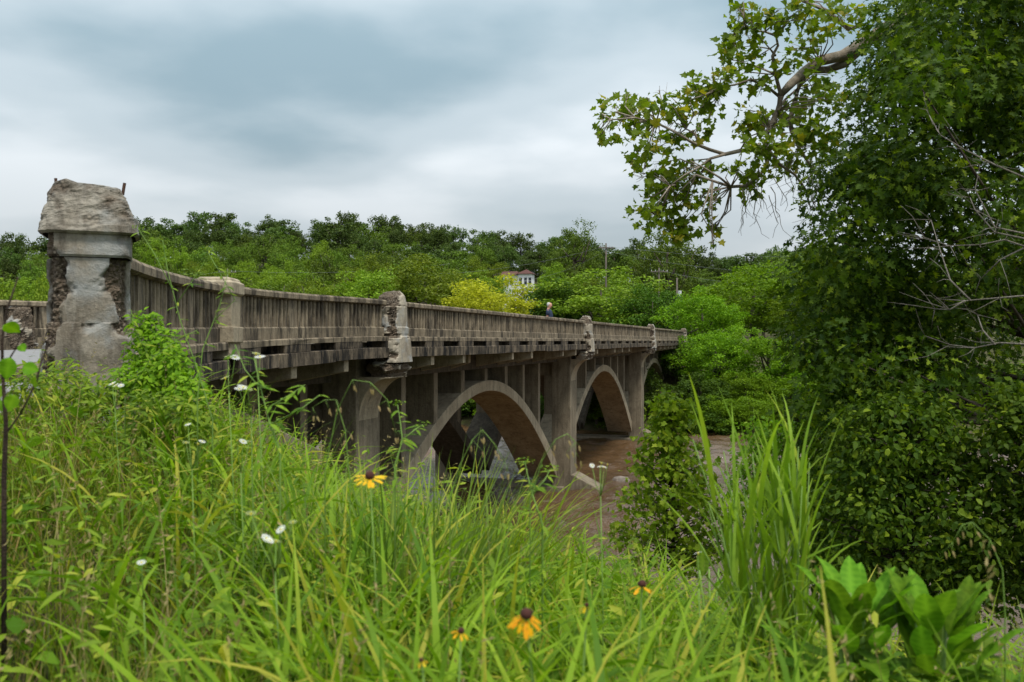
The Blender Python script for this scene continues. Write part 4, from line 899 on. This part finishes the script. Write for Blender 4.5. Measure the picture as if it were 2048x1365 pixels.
# leafy weeds: thin stems with small narrow leaves
X, Y = wedge(3000, 1.3, 10.5, .8, .9); px = colpx(X, Y); k = (r.random(len(X)) < np.interp(px, [-300, 100, 560, 750, 1300, 1700, 2300], [1, 1, .85, .35, .5, 1, 1])) & off_road(X, Y); X, Y = X[k], Y[k]; n = len(X)
V1, F1, r1, C = blades(ground_pts(X, Y), r.uniform(0, 6.28, n), r.uniform(.32, .72, n), np.full(n, .0045), r.uniform(0, .3, n), r.uniform(0, .7, n), 7)
nl = 15; t = r.uniform(.15, 1, (n, nl)) * 6.999; i0 = t.astype(int); fr = (t - i0)[..., None]; ar = np.arange(n)[:, None]
pos = (C[ar, i0] * (1 - fr) + C[ar, i0 + 1] * fr).reshape(-1, 3); d = rdir(len(pos), r); d[:, 2] = np.abs(d[:, 2]) * .6 + .1
V2, F2, r2 = leaf_cloud(pos, d * .3 + np.array((0, 0, 1)) + r.normal(0, .35, d.shape), r.uniform(.03, .085, len(pos)), T_LANCE * np.array((1, 1.5, 1)), d, r)
stuff('weed_stems', V1, F1, r1, M['weed_leaf'], 'thin green weed stems on the near bank', 'weeds')
stuff('weed_leaves', V2, F2, r2, M['weed_leaf'], 'small narrow leaves of the meadow weeds', 'weeds')
# seed heads on thin stalks
X, Y = wedge(900, 1.4, 9, .8); k = (r.random(len(X)) < np.interp(colpx(X, Y), [0, 500, 900, 1300, 1500, 1800], [1, .8, .35, .3, .2, .3])) & off_road(X, Y); X, Y = X[k], Y[k]; n = len(X)
V1, F1, r1, C = blades(ground_pts(X, Y), r.uniform(0, 6.28, n), r.uniform(.5, .85, n), np.full(n, .0035), r.uniform(.0, .25, n), r.uniform(.1, 1.1, n), 7)
stuff('seed_stalks', V1, F1, r1, M['grass_straw'], 'thin stalks of the seeding meadow grass')
nl = 14; t = r.uniform(.72, 1, (n, nl)) * 6.999; i0 = t.astype(int); fr = (t - i0)[..., None]; ar = np.arange(n)[:, None]
pos = (C[ar, i0] * (1 - fr) + C[ar, i0 + 1] * fr).reshape(-1, 3); d = rdir(len(pos), r) + np.array((0, 0, .6))
V2, F2, r2 = leaf_cloud(pos, rdir(len(pos), r), r.uniform(.012, .026, len(pos)), T_LANCE * np.array((1, 1.4, 1)), d, r)
stuff('seed_heads', V2, F2, r2, M['grass_straw'], 'brownish seed heads scattered over the meadow grass')
# a few low broad leaved weeds between the grass
X, Y = wedge(2200, 1.2, 8, .7); k = off_road(X, Y); X, Y = X[k], Y[k]; n = len(X); pos = ground_pts(X, Y) + np.c_[np.zeros((n, 2)), r.uniform(.08, .42, n)]
V, Fa, rn = leaf_cloud(pos, r.normal(0, .4, (n, 3)) + np.array((0, 0, 1)), r.uniform(.05, .12, n), T_OVAL, r.normal(0, 1, (n, 3)) + np.array((0, 0, .4)), r)
stuff('ground_leaves', V, Fa, rn, M['broad_leaf'], 'low broad leaves growing between the grass', 'weeds')

# the thicker blue-green clump in front of the first arch
def clump(name, px, Z, n, L, Wd, lean, curl, spread, mat, label, seed, cat='grass', lift=0.0):
    rr = np.random.default_rng(seed); X0 = (px - 1024) / F * Z; g0 = ground_pts(np.array([X0]), np.array([Z]))[0]; e_ = empty(name, g0); tag(e_, label, cat)
    a = rr.uniform(0, 6.28, n); rad = spread * rr.random(n) ** .6; base = np.c_[rad * np.cos(a), rad * np.sin(a), np.zeros(n) - .02]
    V, Fa, rn, _ = blades(base, a + rr.normal(0, .7, n), rr.uniform(*L, n), rr.uniform(*Wd, n), rr.uniform(*lean, n), rr.uniform(*curl, n), 8, r=rr)
    link('blades', fast_mesh('blades', V, Fa, mat, rn), e_); return e_
clump('grass_clump', 800, 3.7, 330, (.55, .95), (.010, .016), (.05, .5), (.15, 1.0), .42, M['grass_blue'], 'thick blue-green grass clump around the yellow coneflower', 61)
clump('grass_clump', 640, 3.3, 120, (.5, .8), (.010, .016), (.05, .55), (.3, 1.3), .32, M['grass_blue'], 'blue-green grass clump left of the coneflower', 62)
clump('grass_clump', 930, 4.6, 160, (.55, .85), (.012, .018), (.1, .6), (.3, 1.2), .4, M['grass_blade'], 'light green grass clump below the first arch', 63)
clump('spiky_clump', 1985, 2.25, 170, (.35, .62), (.003, .005), (.15, .95), (.0, .5), .10, M['spike_leaf'], 'spiky grey-green clump at the right edge', 64)
clump('grass_clump', 1250, 2.2, 110, (.45, .75), (.012, .020), (.05, .35), (.9, 2.3), .25, M['grass_blade'], 'arching grass clump left of the broad leaved plants', 65)
clump('grass_clump', 560, 2.0, 120, (.45, .72), (.013, .021), (.05, .35), (.9, 2.3), .28, M['grass_blade'], 'arching grass clump around the white fleabane flowers', 66)

clump('grass_clump', 1930, 2.9, 150, (.45, .8), (.010, .018), (.05, .4), (.6, 2.0), .4, M['grass_blade'], 'arching grass clump behind the broad leaved plants', 67)
clump('grass_clump', 2060, 2.6, 130, (.4, .7), (.008, .015), (.05, .5), (.5, 1.8), .35, M['grass_blue'], 'grass clump at the lower right corner', 68)
# tall reed grass with jointed stems
rr = np.random.default_rng(8); Z = 3.15; X0 = (1560 - 1024) / F * Z; g0 = ground_pts(np.array([X0]), np.array([Z]))[0]; RE = empty('reed_grass', g0)
tag(RE, 'tall upright reed grass rising above the meadow right of the sapling', 'reed grass'); b = MB(); LB = []
top_z = EYE - g0[2]
for k in range(36):
    a = rr.uniform(0, 6.28); rad = .13 * rr.random() ** .5; h = top_z * rr.uniform(.46, .80); lean = rr.normal(-.10, .11); ly = rr.normal(0, .08)
    bx, by = rad * math.cos(a), rad * math.sin(a); pts = [np.array((bx + lean * h * t ** 1.3, by + ly * h * t ** 1.3, h * t - .02)) for t in np.linspace(0, 1, 6)]
    b.tube(pts, list(np.linspace(.0042, .002, 6)), 5)
    for j in range(7):
        t = (j + 1) / 7.5; p_ = pts[min(5, int(t * 5))]; az = rr.uniform(0, 6.28)
        LB.append(blades(np.array([p_]), np.array([az]), np.array([rr.uniform(.3, .55)]), np.array([rr.uniform(.013, .023)]), np.array([rr.uniform(.08, .45)]), np.array([rr.uniform(.1, 1.3) if t > .5 else rr.uniform(.3, 1.9)]), 7, r=rr)[:3])
b.build('stems', M['stem'], RE, smooth=True); V, Fa, rn = join(LB); link('blades', fast_mesh('blades', V, Fa, M['reed_leaf'], rn), RE)

# broad leaved plants at lower right, each leaf a part
def leaf_mesh(name, mat, wid=.42, fold=.22, arch=.35, n=15):
    V = []; Fs = []
    for i in range(n + 1):
        t = i / n; w_ = wid * .5 * (math.sin(math.pi * t ** .85) ** .8) + .012 * (1 - t); zc_ = -arch * t * t * .6 + .02 * math.sin(9 * t)
        for k, s_ in enumerate((-1, -.5, 0, .5, 1)): V.append((t, s_ * w_, zc_ + fold * abs(s_) * w_ + .012 * math.sin(14 * t + s_ * 2)))
    for i in range(n):
        for k in range(4): Fs.append((i * 5 + k, i * 5 + k + 1, i * 5 + 6 + k, i * 5 + 5 + k))
    rn_ = np.array([.82 if k == 2 else .22 + .28 * (i % 2) + .1 * random.random() for i in range(n + 1) for k in range(5)]); me = fast_mesh(name, np.array(V), np.array(Fs), mat, rn_, True); return me
def orient(o, d, up):
    x = Vector(d).normalized(); z = Vector(up); z = (z - x * z.dot(x)).normalized(); y = z.cross(x)
    from mathutils import Matrix
    o.rotation_mode = 'QUATERNION'; o.rotation_quaternion = Matrix((x, y, z)).transposed().to_quaternion()
LM = [leaf_mesh('leaf', M['broad_leaf'], w_, .25, a_) for w_, a_ in ((.40, .15), (.46, .35), (.36, .55))]
def broad_plant(px, ybase, Z, n, L, label, seed, tilt=0.0):
    rr = np.random.default_rng(seed); p0 = P(px, ybase, Z); gz = EYE + float(ground_h(p0[0], Z)[0]); e_ = empty('broadleaf_plant', (p0[0], Z, gz)); tag(e_, label, 'plant', 'broad leaved plants at the lower right')
    hs = p0[2] - gz; b = MB()
    for j in range(3): MB().tube([(0, 0, -.03), (.02 * (j - 1), 0, hs * .6), (.05 * (j - 1), .02 * j, hs + .02)], [.008, .007, .005], 6).build('stem', M['stem'], e_, smooth=True)
    for k in range(n):
        az = k * 2.4 + rr.normal(0, .3); t = k / n; el = rr.uniform(.85, 1.35) if t > .35 else rr.uniform(.35, .85)
        o = link('leaf', LM[rr.integers(3)], e_, loc=(.05 * math.cos(az) + rr.normal(0, .035), .05 * math.sin(az) + rr.normal(0, .03), hs * (.62 + .38 * t)))
        s_ = L * rr.uniform(.7, 1.1); o.scale = (s_, s_, s_); d = (math.cos(az) * math.cos(el) + tilt, math.sin(az) * math.cos(el), math.sin(el)); orient(o, d, (-math.cos(az) * .6, -math.sin(az) * .6, 1))
broad_plant(1705, 1205, 2.45, 46, .165, 'taller broad leaved plant left of the other at lower right', 71, -.05)
broad_plant(1868, 1232, 2.35, 38, .165, 'shorter broad leaved plant with spreading leaves at lower right', 72, .12)
broad_plant(1420, 1150, 4.2, 7, .15, 'small plant with a few oval leaves beside the sapling foot', 73, 0)

# ------------------------------------------------------------------ flowers
PET = fast_mesh('petal', np.array([(.25, -.06, 0), (.6, -.11, .0), (.92, -.075, -.05), (1, 0, -.07), (.92, .075, -.05), (.6, .11, 0), (.25, .06, 0), (.6, 0, .03)]), np.array([(0, 1, 7, 6), (1, 2, 3, 7), (7, 3, 4, 5), (6, 7, 5, 6)])[:3], M['petal'], np.full(8, .6), True)
PETO = PET.copy(); PETO.materials.clear(); PETO.materials.append(M['petal_orange'])
def coneflower(px, py, Z, dia, npet, tilt, label, seed, orange=False, droop=.15):
    rr = np.random.default_rng(seed); h = P(px, py, Z); gx_, gy_ = h[0] + rr.normal(0, .03), h[1] + .05; g0 = np.array((gx_, gy_, EYE + float(ground_h(gx_, gy_)[0]))); e_ = empty('coneflower', g0); tag(e_, label, 'flower', 'yellow coneflowers in the grass')
    hd = h - g0; b = MB(); b.tube([(0, 0, -.02), hd * .5 + np.array((.01, 0, .02)), hd], [.003, .0026, .0022], 6); b.build('stem', M['stem'], e_, smooth=True)
    ax = Vector(tilt).normalized(); xa = ax.cross(Vector((0, 1, .2))).normalized(); ya = ax.cross(xa); R_ = dia / 2
    c = MB(); rings = [[Vector(hd) + ax * (R_ * z) + (xa * math.cos(t) + ya * math.sin(t)) * (R_ * q) for t in np.linspace(0, 2 * math.pi, 13)[:-1]] for z, q in ((-.06, .2), (.05, .29), (.2, .28), (.33, .18), (.38, .04))]
    c.loft(rings); c.build('cone', M['cone'], e_, smooth=True)
    for k in range(npet):
        t = 2 * math.pi * k / npet + rr.normal(0, .12); d = xa * math.cos(t) + ya * math.sin(t) - ax * (droop + rr.normal(0, .08))
        o = link('petal', PETO if orange else PET, e_, loc=tuple(hd)); s_ = R_ * rr.uniform(.82, 1.12); o.scale = (s_, s_ * 1.25, s_); orient(o, d, ax)
coneflower(740, 955, 2.35, .088, 12, (-.05, -.28, .95), 'single bright yellow coneflower with dark cone above the blue-green clump', 81)
coneflower(1052, 1232, 1.55, .075, 11, (.1, -.45, .85), 'large blurred orange-yellow coneflower at bottom centre', 82, True, .75)
coneflower(1284, 1172, 2.2, .075, 6, (.1, .1, 1), 'ragged orange coneflower right of bottom centre', 83, True, .35)
coneflower(922, 1264, 1.7, .045, 7, (.2, -.2, .9), 'small orange coneflower bud left of the large one', 84, True, .5)
coneflower(843, 1322, 1.6, .03, 6, (-.2, -.2, .9), 'tiny yellow bud low at bottom centre', 85, False, .6)
coneflower(1174, 1212, 1.9, .034, 6, (0, -.1, 1), 'green-yellow coneflower bud right of the large orange one', 86, False, .6)

DISC = []
def daisy(r_, rr):    # small white head with ray petals
    n = 18; a = np.linspace(0, 2 * math.pi, n, endpoint=False); V = [(0, 0, .25 * r_)]; 
    for t in a:
        for dt, q in ((-.12, .25), (-.10, .95), (.10, .95), (.12, .25)): V.append((r_ * q * math.cos(t + dt), r_ * q * math.sin(t + dt), r_ * (.12 if q > .5 else .1)))
    Fs = [(1 + 4 * i, 2 + 4 * i, 3 + 4 * i, 4 + 4 * i) for i in range(n)]
    return fast_mesh('flower_head', np.array(V), np.array(Fs), M['white_petal'], np.full(len(V), .6))
DM = daisy(1.0, rng); DC = MB(); DC.loft([[(q * math.cos(t), q * math.sin(t), z) for t in np.linspace(0, 2 * math.pi, 11)[:-1]] for z, q in ((-.35, .10), (.0, .2), (.16, .2), (.22, .1))]); DCm = DC.mesh('disc', plain('yellow_disc', (.6, .5, .06), .8, .2, 200))
def fleabane(heads, base, Z, label, size=.0115, seed=0, leafy=True):
    rr = np.random.default_rng(90 + seed); bp = P(base, 900, Z); gz = EYE + float(ground_h(bp[0], Z)[0]); g0 = np.array((bp[0], Z, gz)); e_ = empty('fleabane', g0); tag(e_, label, 'flower', 'white fleabane flowers')
    tops = [P(a, c, Z + rr.normal(0, .06)) - g0 for a, c in heads]; m_ = np.mean(tops, 0); fork = np.array((m_[0] * .8, 0, m_[2] - .10)); b = MB(); b.tube([(0, 0, -.02), fork * .5 + np.array((.01, 0, 0)), fork], [.0026, .0024, .002], 5)
    for t in tops:
        md = fork * .45 + t * .55 + np.array((0, 0, -.015)); b.tube([fork, md, t], [.0016, .0013, .001], 5)
        f_ = link('flower_head', DM, e_, loc=tuple(t)); s_ = size * rr.uniform(.8, 1.25); f_.scale = (s_, s_, s_); f_.rotation_euler = (rr.normal(.35, .3), rr.normal(0, .3), rr.uniform(0, 6)); link('disc', DCm, f_)
    b.build('stem', M['stem'], e_, smooth=True)
    if leafy:
        n = 16; tt = rr.random(n) * .9; pos = fork[None] * tt[:, None]; d = rdir(n, rr); d[:, 2] = abs(d[:, 2]) * .7; V, Fa, rn = leaf_cloud(pos, d * .2 + np.array((0, 0, 1)), rr.uniform(.04, .08, n), T_LANCE, d, rr); link('leaves', fast_mesh('leaves', V, Fa, M['weed_leaf'], rn), e_)
fleabane([(456, 714), (470, 716), (450, 757)], 470, 3.4, 'white fleabane with flat heads below the capped railing post', .016, 0)
fleabane([(520, 715), (512, 708)], 530, 3.3, 'tall white fleabane nearest the dark bridge underside', .018, 1)
fleabane([(486, 776), (478, 779), (495, 778)], 500, 3.1, 'broad white flower head left of the near arch', .022, 2)
fleabane([(232, 771), (242, 772), (225, 768)], 240, 4.0, 'small white flowers at the foot of the broken pillar', .015, 3)
fleabane([(376, 850), (372, 886), (396, 888), (404, 884)], 385, 3.0, 'row of small white flowers in the left meadow', .012, 4)
fleabane([(474, 881), (486, 884), (499, 884)], 485, 3.0, 'three white flowers left of the slope wall', .0125, 5)
fleabane([(540, 1082), (552, 1083), (533, 1078), (562, 1060), (586, 1045), (502, 1028)], 560, 2.2, 'cluster of white fleabane in the centre left grass', .0125, 6)
fleabane([(283, 1126)], 285, 2.3, 'lone white flower low in the left meadow', .012, 7)
fleabane([(1203, 926), (1215, 929), (1200, 934), (1208, 935), (1184, 932)], 1200, 2.9, 'white fleabane standing against the brown river by the second pier', .0105, 8)
fleabane([(1396, 1107)], 1400, 2.6, 'lone white flower right of the sapling', .013, 9)

# wild carrot and other tall stems by the pillar
def tall_weed(paths, Z, label, umb, seed, name='wild_carrot', leafm='weed_leaf', nleaf=5):
    rr = np.random.default_rng(seed); b0 = P(*paths[0][0], Z); gz = EYE + float(ground_h(b0[0], Z)[0]); g0 = np.array((b0[0], Z, gz)); e_ = empty(name, g0); tag(e_, label, 'weed'); b = MB(); LV = []
    for j, l in enumerate(paths):
        p3 = [P(a, c, Z + .03 * i + .05 * j) - g0 for i, (a, c) in enumerate(l)]
        if j == 0: p3 = [np.array((p3[0][0], 0, -.02))] + p3
        b.tube(p3, list(np.linspace(.0042 if j == 0 else .0028, .0014, len(p3))), 5)
        for p_, q_ in zip(p3[:-1], p3[1:]):
            n = nleaf; t = rr.random(n)[:, None]; pos = p_ * (1 - t) + q_ * t; d = rdir(n, rr); d[:, 2] = d[:, 2] * .4 + .3; LV.append(leaf_cloud(pos, d * .2 + np.array((0, -.3, 1)), rr.uniform(.025, .075, n), T_LANCE * np.array((1, 1.3, 1)), d, rr))
        if umb:
            n = 26; t = p3[-1]; d = rdir(n, rr) * np.array((1, 1, .35)); LV.append(leaf_cloud(t + d * .022 + np.array((0, 0, .008)), np.tile((0, -.2, 1.0), (n, 1)) + rr.normal(0, .3, (n, 3)), np.full(n, .009), T_QUAD, None, rr)) if False else None
            U_ = leaf_cloud(t + d * .028 + np.array((0, 0, .006)), np.tile((0, -.2, 1.0), (n, 1)) + rr.normal(0, .3, (n, 3)), np.full(n, .011), T_QUAD, None, rr); link('umbel', fast_mesh('umbel', U_[0], U_[1], M['weed_leaf' if umb == 2 else 'white_petal'], U_[2]), e_)
    b.build('stem', M['stem'], e_, smooth=True)
    V = np.concatenate([v for v, f, q in LV]); k = len(T_LANCE); link('leaves', fast_mesh('leaves', V, np.arange(len(V)).reshape(-1, k), M[leafm], np.concatenate([q for v, f, q in LV])), e_)
tall_weed([[(425, 840), (395, 740), (360, 640), (335, 540), (325, 480)], [(345, 580), (310, 510), (276, 457)], [(352, 610), (400, 540), (420, 500)]], 4.4, 'tall branching wild carrot in front of the pillar and railing', 2, 1)
tall_weed([[(395, 800), (405, 700), (440, 610), (455, 548)], [(430, 640), (470, 600), (412, 498)]], 4.2, 'tall wild carrot leaning right of the first, over the railing', 2, 2)
tall_weed([[(560, 900), (540, 850), (522, 780), (508, 715)], [(530, 820), (580, 790), (610, 770)], [(540, 850), (600, 820), (640, 790)], [(522, 780), (490, 740), (470, 690)]], 2.9, 'branching green weed in front of the dark near arch', 0, 3, 'tall_weed', nleaf=7)
tall_weed([[(790, 930), (805, 880), (800, 840), (795, 810)], [(805, 880), (830, 860), (845, 850)]], 3.2, 'green weed with small seed head before the first spandrel column', 2, 4, 'tall_weed')
tall_weed([[(1085, 1050), (1065, 990), (1055, 950), (1050, 925)], [(1065, 990), (1090, 960), (1100, 940)]], 3.0, 'thin weed before the base of the first arch', 2, 5, 'tall_weed')
tall_weed([[(250, 800), (300, 720), (340, 690), (395, 660)], [(300, 720), (270, 660), (262, 620)]], 4.8, 'leafy stem arching beside the pillar base', 0, 6, 'tall_weed', nleaf=14)
# drooping brome stalks
def brome(l, Z, label, seed):
    rr = np.random.default_rng(seed); b0 = P(*l[0], Z); gz = EYE + float(ground_h(b0[0], Z)[0]); g0 = np.array((b0[0], Z, gz)); e_ = empty('brome_stalk', g0); tag(e_, label, 'grass stalk', 'drooping seed stalks')
    p3 = [np.array((0, 0, -.02))] + [P(a, c, Z) - g0 for a, c in l]; b = MB(); b.tube(p3, list(np.linspace(.0022, .0008, len(p3))), 5); LV = []
    for p_ in p3[-4:]:
        for m_ in range(2):
            q_ = p_ + np.array((rr.normal(.0, .015), rr.normal(0, .01), -rr.uniform(.01, .035))); b.tube([p_, q_], [.0006, .0005], 3); sv = (leaf_cloud(q_[None], np.array([[.2, -1, .2]]), np.array([.022]), T_LANCE * np.array((1, 1.6, 1)), np.array([[rr.normal(.3, .3), 0, -1]]), rr)); link('spikelet', fast_mesh('spikelet', sv[0], sv[1], M['grass_straw'], sv[2]), e_)
    b.build('stem', M['stem'], e_, smooth=True)
brome([(650, 940), (675, 820), (705, 760), (740, 765), (775, 800), (790, 860)], 2.8, 'drooping seed stalk arching in front of the first pier', 1)
brome([(700, 960), (690, 860), (672, 800), (650, 800), (625, 815)], 2.8, 'drooping seed stalk bending left before the first pier', 2)
brome([(900, 1000), (920, 930), (945, 880), (965, 860), (990, 890), (1010, 925)], 2.7, 'seed stalk hanging across the first arch opening', 3)
brome([(1060, 1000), (1085, 920), (1110, 880), (1135, 868), (1150, 885), (1152, 905)], 2.8, 'seed stalk bowing in front of the second pier', 4)
brome([(2010, 1230), (2005, 1140), (1980, 1080), (1945, 1045), (1925, 1050), (1905, 1085)], 2.3, 'drooping seed stalk above the spiky clump', 5)

# young sapling with round leaves at the left edge
Z = 2.5; b0 = P(8, 980, Z); gz = EYE + float(ground_h(b0[0], Z)[0]); g0 = np.array((b0[0], Z, gz)); RS = empty('redbud_sapling', g0); tag(RS, 'thin dark-stemmed sapling with round leaves at the left edge', 'sapling'); b = MB()
b.tube([(0, 0, -.02)] + [P(a, c, Z) - g0 for a, c in ((8, 960), (12, 850), (5, 740), (4, 680), (14, 620), (36, 555))], [.008, .007, .006, .0045, .004, .003, .0018], 7)
for l in ([(12, 868), (40, 830), (60, 790), (92, 700), (110, 640)], [(40, 830), (75, 760), (88, 690)], [(5, 740), (30, 700), (55, 640)]): b.tube([P(a, c, Z + .03 * i) - g0 for i, (a, c) in enumerate(l)], list(np.linspace(.003, .0012, len(l))), 5)
b.build('stem', M['darkstem'], RS, smooth=True); RL = leaf_mesh('leaf', M['vine_leaf'], .85, .15, .3); rr = np.random.default_rng(4)
for (a, c), s_ in zip([(8, 650), (20, 715), (45, 735), (10, 780), (30, 790), (-10, 690), (-15, 740), (40, 690), (5, 800), (70, 775), (-20, 800)], [.05, .062, .045, .06, .045, .06, .06, .03, .05, .035, .06]):
    o = link('leaf', RL, RS, loc=tuple(P(a, c, Z + rr.normal(0, .06)) - g0)); o.scale = (s_, s_, s_); orient(o, (rr.normal(.2, .5), rr.normal(-.2, .3), rr.normal(-.3, .3)), (rr.normal(0, .3), -1, .5))
# vine smothering the railing foot right of the pillar, weeds round the pillar
def leafy_mass(name, boxes, size, T, matn, label, seed, cat='vine'):
    rr = np.random.default_rng(seed); A_ = []; c0 = P(boxes[0][0], boxes[0][1], boxes[0][2]); gz = EYE + float(ground_h(c0[0], c0[1])[0]); g0 = np.array((c0[0], c0[1], gz)); e_ = empty(name, g0); tag(e_, label, cat); b = MB()
    for a, c, Z, rp, n in boxes:
        ct = P(a, c, Z); rad = rp / F * Z; d = rdir(n, rr); pos = ct + d * (rad * rr.random(n) ** .4)[:, None] - g0
        A_.append(leaf_cloud(pos, d * .5 + np.array((0, -.3, .7)) + rr.normal(0, .35, (n, 3)), size * rr.uniform(.6, 1.2, n), T, d + rr.normal(0, .5, (n, 3)), rr))
        for j in range(4): e2 = ct - g0 + rr.normal(0, .5, 3) * rad; b.tube([(e2[0] + rr.normal(0, .05), e2[1], min(-.0, e2[2] - .5)), e2 * .6 + np.array((0, 0, e2[2] * .1)), e2], [.004, .003, .0015], 4)
    V, Fa, rn = join(A_); link('leaves', fast_mesh('leaves', V, Fa, M[matn], rn), e_); tag(b.build('stems', M['stem'], e_, smooth=True), kind='stuff')
leafy_mass('vine', [(290, 650, 6.3, 32, 260), (320, 690, 6.2, 40, 380), (285, 710, 6.3, 36, 320), (350, 730, 6.0, 40, 360), (300, 760, 6.0, 46, 420), (375, 785, 5.8, 42, 380), (250, 770, 6.0, 40, 300)], .048, T_OVAL, 'vine_leaf', 'bright green leafy vine growing against the right side of the pillar', 31)
leafy_mass('weed_clump', [(120, 770, 6.0, 50, 300), (190, 790, 5.8, 50, 300), (60, 780, 5.6, 55, 320), (380, 840, 5.0, 50, 300), (300, 835, 5.0, 55, 340)], .07, T_LANCE * np.array((1, 1.6, 1)), 'weed_leaf', 'feathery green weeds around the foot of the pillar', 32, 'weeds')
# rocks: one breaking the river, rubble by the second pier
def rock(px, py, zrel, rad, label, seed):
    Z = -zrel * F / (py - 682.5); p_ = P(px, py, Z); V, Fs, C = rough_block([(-rad * .6, rad, rad * .8), (0, rad, rad * .8), (rad * .35, rad * .75, rad * .55), (rad * .5, rad * .35, rad * .25)], 6, 10, seed, .5, rad * .2, .3, pn=3)
    o = MB().add(V, Fs).build('river_rock', M['rock'], None, loc=tuple(p_)); tag(o, label, 'rock')
rock(1242, 962, -7.3, .5, 'pale rock breaking the river surface right of the second pier', 3)
